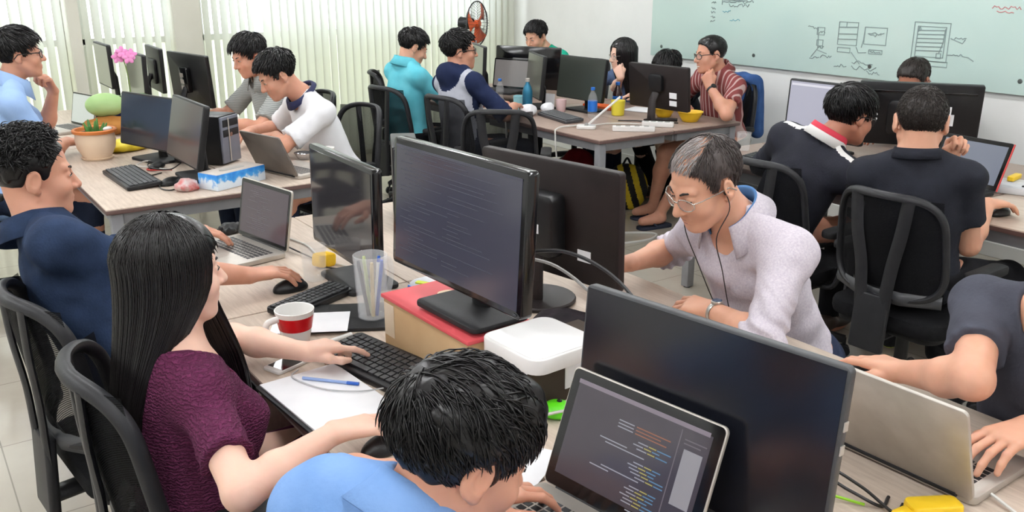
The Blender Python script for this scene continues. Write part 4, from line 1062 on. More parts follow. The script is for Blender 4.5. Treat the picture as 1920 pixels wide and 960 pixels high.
# cardboard box, red folder, white slim computer
CARD = mottled('cardboard', C(178, 146, 108), C(192, 162, 124), 6, .8, .1, 30)
t = thing('cardboard_box', 'brown cardboard box carrying the red folder under the glossy monitor', 'box', (1.095, 1.84, TZ), math.radians(-88))
mb = MB(); mb.box(.40, .19, .135, T(0, 0, .0675), .003); mb.build('carton', CARD, t)
mb = MB(); mb.box(.05, .002, .09, T(-.17, -.0955, .08), 0); mb.build('clear_tape', mat('parcel_tape', C(206, 186, 160), .25), t)
t = thing('folder', 'flat red folder lying on the cardboard box', 'folder', (1.095, 1.84, TZ + .1355), math.radians(-88))
mb = MB(); mb.box(.41, .20, .010, T(0, 0, .005), .002); mb.build('red_cover', mottled('red_card', C(196, 66, 74), C(206, 80, 86), 5, .5), t)
for sx_, x_, y_ in ((.085, -.08, .04), (.12, .12, .05)): mb = MB(); mb.slab(sx_, .05, .0012, .02, T(x_, y_, .0105), 0); mb.build('beige_patch', mat('beige_print', C(228, 202, 172), .6), t)
t = thing('stacked_box', 'dark brown carton with white labels under the white mini computer', 'box', (1.21, 1.57, TZ), math.radians(-86))
mb = MB(); mb.box(.13, .26, .125, T(0, 0, .0625), .003); mb.build('carton', mottled('dark_carton', C(62, 54, 48), C(76, 66, 58), 8, .7), t)
mb = MB(); mb.box(.06, .002, .08, T(.02, -.131, .06), 0); mb.build('white_label', PAPER, t); mb = MB(); mb.box(.002, .12, .08, T(.066, .03, .07), 0); mb.build('white_label', PAPER, t)
t = thing('mini_computer', 'white square mini computer lying on the dark carton', 'computer', (1.135, 1.53, TZ + .1255), math.radians(-86))
mb = MB(); mb.slab(.205, .205, .036, .035, T(0, 0, .018), .004); mb.build('case', WHITEP, t)
mb = MB(); mb.slab(.19, .19, .002, .03, T(0, 0, .0365), 0); mb.build('top_plate', mat('white_top', C(240, 238, 238), .3), t)
# paper, notebook, phone, pen, cutter
t = thing('paper_sheet', 'blank white sheet lying beside the red and white mug', 'paper', (.88, 2.27, TZ + .012), math.radians(-28))
mb = MB(); mb.box(.21, .148, .0012, None, 0); mb.build('sheet', PAPER, t)
t = thing('folder', 'thin black folder under the blank white sheet and the jug', 'folder', (.985, 2.265, TZ), math.radians(-28))
mb = MB(); mb.slab(.27, .20, .010, .01, T(0, 0, .0055), .002); mb.build('cover', BLACKM, t)
t = thing('notebook', 'open white paper pad on a black clipboard in front of the woman', 'notebook', (.728, 1.825, TZ), math.radians(-86))
mb = MB(); mb.slab(.31, .21, .006, .008, T(0, 0, .003), .001); mb.build('clipboard', BLACKM, t)
mb = MB(); mb.box(.30, .20, .006, T(.004, .004, .0092), .001); mb.build('paper_pad', PAPER, t)
t = thing('pen', 'slim blue ballpoint pen lying on the white paper pad', 'pen', (.765, 1.88, TZ + .0165), math.radians(-48))
mb = MB(); mb.tube([(-.07, 0, 0), (.05, 0, 0)], .0038, n=8); mb.build('barrel', mat('pen_clear_blue', C(150, 175, 225), .2), t)
mb = MB(); mb.tube([(.045, 0, 0), (.075, 0, 0)], .0044, n=8); mb.build('cap', PEN[0], t)
t = thing('phone', 'white edged smartphone lying under the woman\'s wrist', 'phone', (.735, 2.06, TZ), math.radians(20))
mb = MB(); mb.slab(.125, .062, .008, .009, T(0, 0, .004), .002); mb.build('case', WHITEP, t); mb = MB(); mb.box(.095, .055, .0006, T(0, 0, .0083), 0); mb.build('screen', GLOSSB, t)
t = thing('pen', 'orange and white marker lying by the black keyboard', 'pen', (.90, 2.125, TZ + .008), math.radians(12))
mb = MB(); mb.tube([(-.05, 0, 0), (.04, 0, 0)], .0075, n=10); mb.build('barrel', mat('pen_white', C(230, 230, 228)), t); mb = MB(); mb.tube([(-.075, 0, 0), (-.045, 0, 0)], .008, n=10); mb.build('cap', mat('orange_plastic', C(232, 104, 60), .4), t)
t = thing('paper_sheet', 'white sheet on the near desk left of the code laptop', 'paper', (.87, 1.39, TZ), math.radians(-60))
mb = MB(); mb.box(.297, .21, .0012, T(0, 0, .0006), 0); mb.build('sheet', PAPER, t)
# green gadget with black wires, yellow bits
t = thing('cable_hub', 'bright green round cable hub behind the code laptop', 'gadget', (1.125, 1.452, TZ), math.radians(-40))
V, F = sculpt([Ell((0, 0, .016), (.036, .03, .022))], .003, planes=[((0, 0, .001), (0, 0, -1))]); mesh_np('shell', V, F, mat('lime_plastic', C(98, 226, 30), .35), t)
for a in (-.5, 0, .4): mb = MB(); mb.tube(spline([(-.03, a * .03, .006), (-.07, -.02 + a * .06, .005), (-.14, -.03 + a * .12, .004)], 6), .0028, n=6); mb.build('wire', CABLE_B, t)
mb = MB(); mb.ball(.006, T(.004, 0, .037)); mb.build('button', BLACK, t)
def blob(name, label, cat, loc, r, m, rz=0, vox=.004, amp=.004, fr=40):
    V, F = sculpt([Ell((0, 0, r[2] * .8), r)], vox, planes=[((0, 0, 0.0005), (0, 0, -1))], wob=lambda P_: (amp * 2 * vnoise(P_, (fr, fr, fr), 6)).astype(np.float32))
    V[:, 2] = np.maximum(V[:, 2], .0003); o = mesh_np(name, V, F, m); o.location = loc; o.rotation_euler = (0, 0, math.radians(rz)); return tag(o, label, cat)
t = thing('tape_dispenser', 'yellow hand tool lying at the near edge beside the silver laptop', 'tool', (1.455, .75, TZ), math.radians(150))
mb = MB(); mb.slab(.10, .045, .03, .012, T(0, 0, .0155), .006); mb.build('body', YEL, t); mb = MB(); mb.slab(.05, .03, .022, .008, T(.06, .012, .012) @ R(25), .005); mb.build('handle', YEL, t)
mb = MB(); mb.slab(.075, .05, .045, .012, T(0, 0, .0225) @ R(8, 'Y'), .01); single('sponge', 'yellow sponge block behind the glass tumbler', 'sponge', mb, mottled('yellow_sponge', C(236, 186, 40), C(246, 200, 60), 40, .85, .3, 200), (1.13, 2.755, TZ + .001), 20)
mb = MB(); mb.slab(.06, .018, .004, .003, T(0, 0, .002), 0); single('sticky_note', 'lime green note strip at the far end of the red folder', 'note', mb, mat('lime_note', C(190, 206, 60), .7), (1.14, 2.07, TZ + .132), -60)
t = thing('tissue_packet', 'white and blue plastic packet behind the clear jug', 'packet', (1.20, 2.17, TZ), math.radians(-70))
V, F = sculpt([Ell((0, 0, .05), (.075, .03, .065), None, .02)], .005, planes=[((0, 0, .001), (0, 0, -1))], wob=lambda P_: (.012 * vnoise(P_, (35, 35, 35), 8)).astype(np.float32)); V[:, 2] = np.maximum(V[:, 2], .0005)
mesh_np('bag', V, F, mottled('white_film', C(222, 226, 232), C(236, 238, 242), 12, .3), t); mb = MB(); mb.box(.03, .003, .075, T(-.035, -.033, .05) @ R(8, 'Y'), 0); mb.build('blue_print', mat('blue_film', C(50, 130, 215), .35), t)
# PC tower and disc behind the glossy monitor
def tower(label, x, y, rz, w, d, h, front_m, extra=True):
    t = thing('computer_tower', label, 'computer', (x, y, TZ), math.radians(rz))
    mb = MB(); mb.box(w, d, h, T(0, 0, h / 2 + .004), .006); mb.build('case', BLACK, t)
    mb = MB(); mb.box(w - .01, .014, h - .01, T(0, -d / 2 - .006, h / 2 + .004), .005); mb.build('front_panel', front_m, t)
    for k in range(2): mb = MB(); mb.box(w * .8, .004, .035, T(0, -d / 2 - .014, h * .86 - k * .05), .001); mb.build('drive_bay', BLACKM, t)
    mb = MB(); mb.cyl(.012, .004, T(0, -d / 2 - .012, h * .62) @ R(90, 'X'), 16); mb.build('power_button', CHROME, t); return t
t = tower('black desktop tower at the far end of the near desks, behind both glossy monitors', 1.64, 3.12, -26, .10, .30, .32, BLACK)
mb = MB(); mb.box(.04, .002, .07, T(.01, -.166, .17), 0); mb.build('white_label', PAPER, t)
t = tower('black computer tower with a grey front beside the tissue box', 1.335, 4.73, 40, .17, .28, .245, mottled('grey_front', C(104, 106, 118), C(116, 118, 130), 10, .4))
mb = MB(); mb.box(.008, .003, .22, T(-.02, -.156, .127), 0); mb.build('silver_strip', ALU, t)
blob('headphone_pouch', 'round dark pouch with red trim behind the white mini computer', 'pouch', (1.44, 1.82, TZ), (.10, .075, .035), mottled('dark_pouch', C(30, 27, 30), C(44, 38, 42), 20, .8), -60)
# tissue box
t = thing('tissue_box', 'blue and white cardboard tissue box on the plant desk', 'tissue box', (1.275, 4.14, TZ), math.radians(24))
SKY = mat('tissue_box_print', C(60, 150, 225), .55); N, L, P = nt(SKY); v = texco(N, L, 'Object'); sx = N.new('ShaderNodeSeparateXYZ'); L.new(v, sx.inputs[0])
ad = N.new('ShaderNodeMath'); ad.operation = 'MULTIPLY_ADD'; ad.inputs[1].default_value = .11; L.new(noise(N, L, v, 30, 3), ad.inputs[0]); L.new(sx.outputs['Z'], ad.inputs[2])
L.new(ramp(N, L, ad.outputs[0], [(.085, C(226, 238, 250)), (.10, C(70, 160, 230)), (.13, C(40, 130, 215))]), P.inputs['Base Color'])
mb = MB(); mb.box(.29, .125, .072, T(0, 0, .037), .002); mb.build('carton', SKY, t)
mb = MB(); mb.box(.286, .121, .002, T(0, 0, .0735), 0); mb.build('top_face', mat('pale_card', C(206, 196, 188), .7), t)
mb = MB(); mb.slab(.14, .035, .001, .017, T(0, 0, .0752), 0); mb.build('opening', mat('slot_film', C(180, 176, 172), .4), t)
# plants, fruit
TERRA = mottled('terracotta_glaze', C(196, 112, 52), C(208, 124, 62), 6, .5); POTW = mottled('cream_pot', C(222, 196, 168), C(232, 208, 182), 4, .6)
t = thing('potted_plant', 'cream round flower pot with orange rim and a small green succulent', 'plant', (.88, 5.13, TZ))
mb = MB(); mb.lathe([(.0001, .012), (.062, .012), (.07, .014), (.094, .06), (.100, .10), (.096, .14), (.09, .14), (.09, .13), (.0001, .13)], n=36, close=False); mb.build('pot', POTW, t)
mb = MB(); mb.lathe([(.094, .138), (.108, .142), (.110, .155), (.104, .160), (.094, .157), (.090, .140)], n=36, close=False); mb.build('rim', TERRA, t)
mb = MB(); mb.lathe([(.0001, 0), (.072, 0), (.082, .012), (.078, .014), (.0001, .010)], n=36, close=False); mb.build('saucer', POTW, t)
mb = MB(); mb.lathe([(.0001, .142), (.092, .138)], n=30, close=False); mb.build('soil', mottled('soil', C(60, 46, 36), C(84, 66, 52), 60, .95, .4, 200), t)
LEAF = mottled('succulent_leaf', C(56, 104, 48), C(84, 136, 64), 12, .5)
for k in range(9):
    a = k * 2.4; rr = .012 + .004 * k; V, F = sculpt([Cone((rr * math.cos(a), rr * math.sin(a), .135), (rr * 1.7 * math.cos(a), rr * 1.7 * math.sin(a), .21 - .004 * k), .014, .005)], .005); mesh_np('leaf', V, F, LEAF, t)
mb = MB(); mb.ball(1, Matrix.Diagonal((.028, .016, .012, 1)) @ T(0, 0, 0), n=14)
single('pebble', 'white pebble on the rim of the cream flower pot', 'stone', mb, CER, (.935, 5.07, TZ + .162), 30)
t = thing('melon', 'pale green melon resting on a brown bag by the dark monitor', 'melon', (1.10, 5.93, TZ + .098), math.radians(-20))
V, F = sculpt([Ell((0, 0, .072), (.115, .078, .072))], .005); mesh_np('fruit', V, F, mottled('melon_skin', C(150, 186, 118), C(178, 208, 148), 3, .5, stretch=(1, 4, 4)), t)
mb = MB(); mb.tube(spline([(.12, 0, .08), (.135, .002, .09), (.145, .006, .088)], 4), .006, n=8); mb.build('stem', mat('green_stem', C(110, 130, 70), .7), t)
blob('paper_bag', 'crumpled brown paper bag under the melon', 'bag', (1.10, 5.90, TZ), (.15, .13, .058), mottled('brown_paper', C(140, 92, 44), C(164, 112, 58), 10, .8, .2, 40), 0, .006, .01, 22)
t = thing('orchid', 'pink orchid flower on a thin stem in a clear vase', 'plant', (1.265, 6.03, TZ))
mb = MB(); mb.lathe([(.0001, .003), (.045, .0), (.05, .06), (.042, .17), (.038, .172), (.046, .06), (.0001, .006)], n=24, close=False); mb.build('vase', GLASS, t)
mb = MB(); mb.tube(spline([(0, 0, .01), (.01, 0, .2), (0, -.01, .36), (-.02, -.02, .46)], 6), .0035, n=6); mb.build('stem', mat('green_stem', C(110, 130, 70)), t)
for k in range(4): mb = MB(); a = k * 1.7; mb.grid(lambda u, v: (math.cos(a) * .12 * u, math.sin(a) * .12 * u, .16 + .13 * u - .14 * u * u + 0 * v) if False else (math.cos(a) * .13 * u - math.sin(a) * (v - .5) * .05 * math.sin(math.pi * min(1, u * .9 + .1)), math.sin(a) * .13 * u + math.cos(a) * (v - .5) * .05 * math.sin(math.pi * min(1, u * .9 + .1)), .17 + .14 * u - .12 * u * u), 8, 4); mb.build('leaf', mottled('orchid_leaf', C(84, 120, 70), C(110, 146, 92), 8, .5), t, solid=.002)
PET = mottled('pink_petal', C(222, 122, 186), C(238, 160, 208), 20, .5)
for bx, by, bz, tx in ((-.02, -.03, .47, 70), (.03, -.035, .455, 60), (-.045, -.02, .44, 80), (.01, -.05, .435, 75)):
    for k in range(5):
        V, F = sculpt([Ell((0, .019, .003), (.0145, .02, .006))], .003); q = V @ np.array((R(72 * k + tx, 'Z')).to_3x3()).T; q = q @ np.array(R(tx, 'X').to_3x3()).T; mesh_np('petal', q + np.array([bx, by, bz]), F, PET, t)
t = thing('small_plant', 'small leafy green plant beside the grey laptop and the white T-shirt', 'plant', (1.50, 5.0, TZ))
mb = MB(); mb.lathe([(.0001, .0), (.03, .0), (.038, .06), (.034, .06), (.028, .004), (.0001, .004)], n=20, close=False); mb.build('pot', CER, t)
mb = MB()
for k in range(46):
    a = random.uniform(0, 6.28); r_ = random.uniform(.01, .055); z = .06 + random.uniform(.0, .06); mb.ball(1, T(r_ * math.cos(a), r_ * math.sin(a), z) @ R(random.uniform(0, 180)) @ R(random.uniform(-50, 50), 'X') @ Matrix.Diagonal((.013, .008, .002, 1)), n=8)
mb.build('foliage', mottled('herb_leaf', C(96, 140, 60), C(130, 172, 84), 20, .6), t)
# yellow bag, cables and adaptors on the plant desk
blob('plastic_bag', 'crumpled yellow plastic bag behind the dark monitors', 'bag', (1.07, 5.28, TZ), (.13, .08, .035), mottled('yellow_film', C(226, 204, 40), C(240, 220, 70), 14, .45), 20, .005, .012, 24)
def cable(label, pts, r=.003, m=CABLE_B, name='cable', cat='cable', nn=6):
    P_ = spline(pts, 8); c = np.array(P_[0]); mb = MB(); mb.tube([tuple(np.array(p) - c) for p in P_], r, n=nn); o = mb.build(name, m); o.location = tuple(c); return tag(o, label, cat)
cable('black cable looping below the dark monitors on the plant desk', [(1.06, 4.56, TZ + .004), (.985, 4.50, TZ + .004), (.985, 4.36, TZ + .004), (.97, 4.22, TZ + .004), (1.0, 4.16, TZ + .004), (1.06, 4.21, TZ + .004)])
for i, (lb, m, pts) in enumerate([('white cord tangled behind the grey-black keyboard', CABLE_W, [(1.10, 4.62, TZ + .006), (1.03, 4.70, TZ + .012), (1.0, 4.80, TZ + .006), (1.06, 4.86, TZ + .012), (1.12, 4.80, TZ + .006)]),
    ('red cord under the dark monitors on the plant desk', mat('red_cord', C(186, 50, 46), .5), [(1.12, 4.60, TZ + .005), (1.05, 4.60, TZ + .012), (1.02, 4.68, TZ + .005), (1.10, 4.74, TZ + .012)]),
    ('second black cord coiled between the dark monitors', CABLE_B, [(1.18, 4.66, TZ + .02), (1.10, 4.56, TZ + .016), (1.03, 4.63, TZ + .02), (1.05, 4.75, TZ + .02), (1.14, 4.72, TZ + .02)])]): cable(lb, pts, .0035, m)
blob('charger', 'black power adaptor between the dark monitors', 'charger', (1.07, 4.68, TZ), (.05, .032, .02), BLACK, 40, .004, .001)
blob('wrapper', 'crumpled silver and red wrapper below the dark monitors', 'wrapper', (1.06, 4.12, TZ), (.05, .04, .03), mottled('silver_red_foil', C(205, 200, 200), C(186, 60, 56), 30, .3), 0, .004, .012, 45)
blob('cloth', 'dark blue cloth heap behind the melon', 'cloth', (1.18, 6.22, TZ), (.09, .08, .10), mottled('blue_black_cloth', C(40, 50, 84), C(60, 70, 104), 14, .8), 0, .006, .012, 22)
blob('banana_bunch', 'small bunch of bananas under the orchid monitor', 'bananas', (1.60, 6.34, TZ), (.08, .04, .03), mottled('banana_peel', C(206, 196, 110), C(222, 210, 130), 8, .6), 30, .004, .008, 30)
cupshape('bowl', 'small steel bowl beside the hands of the man in the white T-shirt', 'bowl', (1.77, 4.50, TZ), .03, .05, .035, CHROME, wall=.003)
cupshape('cup', 'white cup with a straw near the grey laptop keyboard', 'cup', (1.84, 4.34, TZ), .028, .036, .08, CER)
mouse('white mouse beside the grey laptop on the plant desk', 1.84, 4.06, 20, WHITEP, sc=.9)
# near desk cables
cable('black video cable arching from the glossy monitor to the near black one', [(1.10, 1.60, 1.10), (1.19, 1.50, 1.11), (1.25, 1.38, 1.05), (1.24, 1.22, .93)], .0045)
cable('grey cable drooping beside the white mini computer', [(1.10, 1.62, 1.09), (1.20, 1.56, 1.06), (1.27, 1.47, .97), (1.29, 1.42, .86), (1.29, 1.38, TZ + .006)], .004, CABLE_G)
cable('white cord curling behind the dark carton', [(1.30, 1.6, TZ + .004), (1.30, 1.46, .80), (1.25, 1.40, .775), (1.10, 1.43, .775), (1.02, 1.47, TZ + .005)], .0035, CABLE_W)
cable('white cord running behind the silver laptop of the navy man', [(1.12, 3.24, TZ + .004), (1.17, 3.02, TZ + .004), (1.15, 2.82, TZ + .004), (1.2, 2.66, TZ + .004)], .0035, CABLE_W)
cable('black cord beside the sponge under the far glossy monitor', [(1.10, 3.16, TZ + .004), (1.10, 2.98, TZ + .012), (1.13, 2.82, TZ + .004), (1.12, 2.74, TZ + .004), (1.2, 2.62, TZ + .006)], .003)
cable('pale thin cord of the phone lying on the paper pad', [(.735, 2.005, TZ + .006), (.70, 1.95, TZ + .016), (.735, 1.85, TZ + .016), (.80, 1.79, TZ + .016), (.87, 1.78, TZ + .01), (.93, 1.77, TZ + .006)], .0018, mat('pale_cord', C(186, 186, 188), .5))
for i, (dx, lb) in enumerate([(0, 'black cord loop nearest the near monitor on the right desk'), (.03, 'second black cord loop beside the near monitor')]): cable(lb, [(1.30 + dx, .99, TZ + .004), (1.33 + dx, .93, TZ + .05), (1.36 + dx, .86, TZ + .03), (1.40, .82 - dx, TZ + .004), (1.44, .83 - dx, TZ + .004)], .0035)
cable('lime green cord beside the black loops near the silver laptop', [(1.30, .95, TZ + .004), (1.34, .90, TZ + .01), (1.38, .84, TZ + .004)], .003, mat('lime_cord', C(150, 210, 40), .5))
cable('white charger lead plugged into the silver laptop at the right edge', [(1.60, .72, TZ + .01), (1.58, .66, TZ + .006), (1.56, .60, TZ + .004), (1.62, .5, TZ + .004)], .0035, CABLE_W)
blob('earphones', 'tangled black earphones behind the navy man\'s laptop', 'earphones', (1.0, 3.33, TZ), (.05, .035, .02), BLACK, 20, .004, .012, 60)
# middle desks
cupshape('mug', 'pale blue mug at the left end of the middle desks', 'mug', (3.70, 5.28, TZ), .036, .04, .10, mat('blue_glaze', C(150, 205, 214), .3), handle=.006, rz=200)
cupshape('cup', 'pink paper cup beside the blank notes in the middle desks', 'cup', (3.90, 5.05, TZ), .03, .038, .085, mat('pink_glaze', C(226, 196, 196), .4))
cupshape('bowl', 'yellow bowl under the monitor with two stickers', 'bowl', (4.335, 4.23, TZ), .05, .085, .065, YEL, wall=.004)
cupshape('bowl', 'yellow bowl left of the slim stand of the stickered monitor', 'bowl', (4.33, 4.47, TZ), .045, .075, .06, YEL, wall=.004)
def bottle(label, x, y, h, r, m, capm, band=None):
    t = thing('bottle', label, 'bottle', (x, y, TZ)); mb = MB(); mb.lathe([(.0001, .0), (r * .9, 0), (r, .006), (r, h * .62), (r * .75, h * .76), (r * .38, h * .86), (r * .38, h * .93), (.0001, h * .93)], n=22, close=False); mb.build('body', m, t)
    mb = MB(); mb.cyl(r * .44, h * .1, T(0, 0, h * .9), 18, bev=.002); mb.build('cap', capm, t)
    if band: mb = MB(); mb.lathe([(r + .0008, h * .2), (r + .0008, h * .55)], n=22, close=False); mb.build('label_band', band, t)
BLUEP = mat('blue_plastic', C(40, 110, 200), .35)
bottle('blue steel water bottle left of the middle desks, seen through the empty chair', 3.66, 5.12, .24, .035, mat('blue_steel', C(40, 110, 140), .3, .5), ALU)
bottle('clear bottle with blue cap beside the grey laptop screen', 3.78, 5.64, .18, .03, GLASS, BLUEP)
bottle('clear bottle with blue cap left of the yellow tub', 3.92, 4.73, .2, .032, GLASS, BLUEP, BLUEP)
bottle('dark bottle with blue cap behind the yellow tub', 4.20, 4.80, .21, .034, mat('dark_drink', C(50, 30, 30), .2), BLUEP, BLUEP)
cupshape('tub', 'bright yellow tub beside the blue capped bottles', 'tub', (4.12, 4.70, TZ), .042, .05, .10, mat('yellow_tub', C(232, 216, 70), .45))
mb = MB(); mb.box(.075, .004, .10, T(0, 0, .052) @ R(-6, 'X'), 0); single('note_card', 'white card standing beside the pink cup', 'card', mb, PAPER, (3.93, 5.22, TZ + .002), -70)
blob('tissue', 'crumpled white tissue near the blue mug', 'tissue', (3.60, 5.03, TZ), (.06, .05, .04), PAPER, 0, .005, .014, 30)
blob('tissue', 'crumpled white tissue beside the dark grey keyboard', 'tissue', (3.79, 5.06, TZ), (.05, .045, .035), PAPER, 40, .005, .014, 30)
mb = MB(); mb.slab(.30, .12, .02, .02, T(0, 0, .011), .005); single('pencil_case', 'orange fabric case below the dark green-grey monitor', 'case', mb, mottled('orange_fabric', C(222, 92, 44), C(232, 110, 60), 20, .8), (4.25, 5.02, TZ), -85)
def strip(label, x, y, rz, w=.28):
    t = thing('power_strip', label, 'power strip', (x, y, TZ), math.radians(rz)); mb = MB(); mb.slab(w, .05, .03, .008, T(0, 0, .016), .004); mb.build('housing', WHITEP, t)
    for k in range(4): mb = MB(); mb.box(.03, .03, .002, T(-w * .36 + k * w * .22, 0, .0318), 0); mb.build('socket', CABLE_G, t)
strip('white power strip at the near corner of the middle desks', 3.78, 4.16, -40, .26); strip('white power strip in front of the stickered monitor', 4.02, 4.20, -50, .20)
cable('white cord hanging from the left corner of the middle desks to the floor', [(3.52, 5.02, TZ + .006), (3.41, 5.0, TZ + .01), (3.385, 4.98, .68), (3.38, 4.9, .3), (3.44, 4.7, .05), (3.5, 4.6, .006)], .005, CABLE_W)
cable('white cord hanging near the front corner of the middle desks', [(3.60, 4.5, TZ + .006), (3.42, 4.46, TZ + .01), (3.388, 4.44, .70), (3.385, 4.4, .4), (3.385, 4.42, .1), (3.42, 4.45, .006)], .005, CABLE_W)
for i, (lb, pts) in enumerate([('white cord tangled beside the slim white laptop', [(3.6, 4.5, TZ + .005), (3.7, 4.42, TZ + .012), (3.82, 4.44, TZ + .006), (3.9, 4.34, TZ + .012), (4.0, 4.26, TZ + .005)]), ('black cord before the stickered monitor', [(3.95, 4.5, TZ + .005), (4.05, 4.42, TZ + .005), (4.1, 4.3, TZ + .005), (4.2, 4.2, TZ + .005)])]): cable(lb, pts, .004, CABLE_W if i == 0 else CABLE_B)
mb = MB(); mb.box(.28, .2, .006, T(0, 0, .004), .001); single('paper_stack', 'white papers by the smiling man\'s elbow', 'paper', mb, PAPER, (4.42, 4.74, TZ), -70)
# track-jacket desk
cupshape('tumbler', 'clear glass tumbler at the far end of the track jacket desk', 'glass', (3.86, 3.35, TZ), .034, .04, .10, GLASS, wall=.003)
blob('cloth', 'dark cloth heap beside the clear tumbler on the track jacket desk', 'cloth', (3.66, 3.34, TZ), (.12, .10, .05), mottled('charcoal_cloth', C(46, 42, 44), C(60, 56, 58), 20, .9), 0, .006, .01, 24)
mb = MB(); mb.box(.30, .21, .03, T(0, 0, .016), .003); single('document_stack', 'stack of grey papers right of the red edged laptop', 'paper', mb, mottled('grey_paper', C(196, 196, 200), C(220, 220, 222), 30, .8, stretch=(1, 1, 40)), (4.16, 1.98, TZ), -70)
mb = MB(); mb.slab(.12, .03, .02, .01, T(0, 0, .011), .004); single('marker', 'yellow marker on the grey papers near the red edged laptop', 'marker', mb, YEL, (4.22, 2.05, TZ + .032), 10)
cable('black cord crossing the pale desk at the right edge', [(4.1, 1.95, TZ + .035), (4.3, 1.9, TZ + .02), (4.5, 1.9, TZ + .005)], .004)
# fan, jacket, bags, floor items
t = thing('pedestal_fan', 'tall standing fan with orange blades in the corner by the blinds', 'fan', (4.62, 7.3, 0), math.radians(-61))
mb = MB(); mb.cyl(.19, .03, None, 32, bev=.01); mb.build('base', BLACK, t); mb = MB(); mb.cyl(.014, 1.05, T(0, 0, .02), 14); mb.build('pole', CHROME, t)
mb = MB(); mb.cyl(.06, .14, T(.0, 0, 1.22) @ R(90, 'Y') @ T(0, 0, -.16), 20, r2=.05, bev=.01); mb.build('motor', BLACK, t)
mb = MB(); FM = T(0.02, 0, 1.22) @ R(90, 'Y')
for r_ in (.20,): mb.tube([FM @ Vector((r_ * math.cos(a), r_ * math.sin(a), 0)) for a in [2 * math.pi * i / 40 for i in range(40)]], .006, n=6, closed=True)
for k in range(36):
    a = 2 * math.pi * k / 36
    for s in (1, -1): mb.tube([FM @ Vector((.04 * math.cos(a), .04 * math.sin(a), s * .055)), FM @ Vector((.14 * math.cos(a), .14 * math.sin(a), s * .05)), FM @ Vector((.2 * math.cos(a), .2 * math.sin(a), 0))], .0016, n=4)
mb.build('wire_guard', mat('dark_wire', C(60, 60, 62), .4, .5), t)
ORG = mat('orange_blade', C(226, 92, 36), .35, alpha=.9)
for k in range(3):
    mb = MB(); a0 = k * 120 + 15; mb.grid(lambda u, v: ((.03 + .15 * v) * math.cos(math.radians(a0 + (u - .5) * (30 + 45 * v))), (.03 + .15 * v) * math.sin(math.radians(a0 + (u - .5) * (30 + 45 * v))), (u - .5) * .05), 8, 8); mb.build('blade', ORG, t, M=FM, solid=.002)
mb = MB(); mb.cyl(.035, .05, FM @ T(0, 0, -.02), 20, bev=.006); mb.build('hub', mat('orange_hub', C(226, 92, 36), .35), t)
cable('black fan cord lying by the blinds', [(4.55, 7.3, .006), (4.3, 7.5, .006), (4.0, 7.55, .006)], .004)
DEN = mottled('denim_blue', C(46, 74, 122), C(62, 92, 142), 14, .85, .2, 120)
V, F = sculpt([Cone((5.11, 4.38, .955), (5.12, 4.64, .955), .035, .035, .03), Cone((5.13, 4.37, .93), (5.16, 4.36, .58), .04, .045, .04), Cone((5.13, 4.65, .93), (5.16, 4.66, .58), .04, .045, .04), Ell((5.145, 4.51, .76), (.03, .15, .2), None, .05)], .009, wob=lambda P_: (.014 * vnoise(P_, (14, 14, 10), 9)).astype(np.float32))
c0 = np.array([5.13, 4.51, .5]); o = mesh_np('jacket', V - c0, F, DEN); o.location = tuple(c0); tag(o, 'blue denim jacket hung over the chair of the smiling man', 'jacket')
t = thing('backpack', 'black and yellow striped backpack on the floor under the middle desks', 'backpack', (4.42, 4.92, 0), math.radians(-40))
V, F = sculpt([Ell((0, 0, .16), (.16, .12, .18), None, .03)], .008, planes=[((0, 0, .005), (0, 0, -1))]); mi = (np.abs(((V[F].mean(1)[:, 0] + .3 * V[F].mean(1)[:, 2]) * 11) % 1 - .5) < .24).astype(int); mesh_np('pack', V, F, [BLACKM, mottled('yellow_fabric', C(206, 176, 40), C(220, 192, 60), 20, .8)], t, midx=mi)
mb = MB(); mb.tube(spline([(-.03, 0, .33), (0, 0, .38), (.03, 0, .33)], 5), .008, n=6); mb.build('grab_loop', BLACKM, t)
blob('bag', 'dark red bag on the floor behind the striped backpack', 'bag', (4.3, 5.35, 0), (.16, .14, .22), mottled('dark_red_fabric', C(110, 22, 30), C(130, 30, 38), 14, .85), 0, .008, .02, 12)
blob('bag', 'dark red bag under the left side of the middle desks', 'bag', (3.86, 5.45, 0), (.16, .13, .2), mottled('dark_red_fabric', C(110, 22, 30), C(130, 30, 38)), 0, .008, .02, 12)
cable('white cable lying in a bend on the floor near the backpack', [(3.62, 4.55, .006), (3.95, 4.42, .006), (4.12, 4.28, .006), (3.98, 4.2, .006), (3.7, 4.25, .006)], .008, CABLE_W)
t = thing('backpack', 'black backpack slumped on the floor behind the striped shirt man', 'backpack', (2.70, 2.30, 0), math.radians(70))
V, F = sculpt([Ell((0, 0, .13), (.2, .17, .16), None, .04), Ell((.1, .05, .2), (.12, .1, .12), None, .05)], .009, planes=[((0, 0, .005), (0, 0, -1))], wob=lambda P_: (.025 * vnoise(P_, (12, 12, 12), 3)).astype(np.float32)); mesh_np('pack', V, F, mottled('blue_black_fabric', C(26, 28, 36), C(38, 42, 54), 12, .85, .2, 100), t)
mb = MB(); mb.tube(spline([(-.1, -.1, .25), (-.02, -.14, .33), (.08, -.1, .28)], 6), .012, n=6, flat=.4); mb.build('shoulder_strap', BLACKM, t)
tower('black computer tower standing on the floor below the pale right desk', 4.35, 1.5, -90, .18, .4, .4, BLACK).location.z = 0
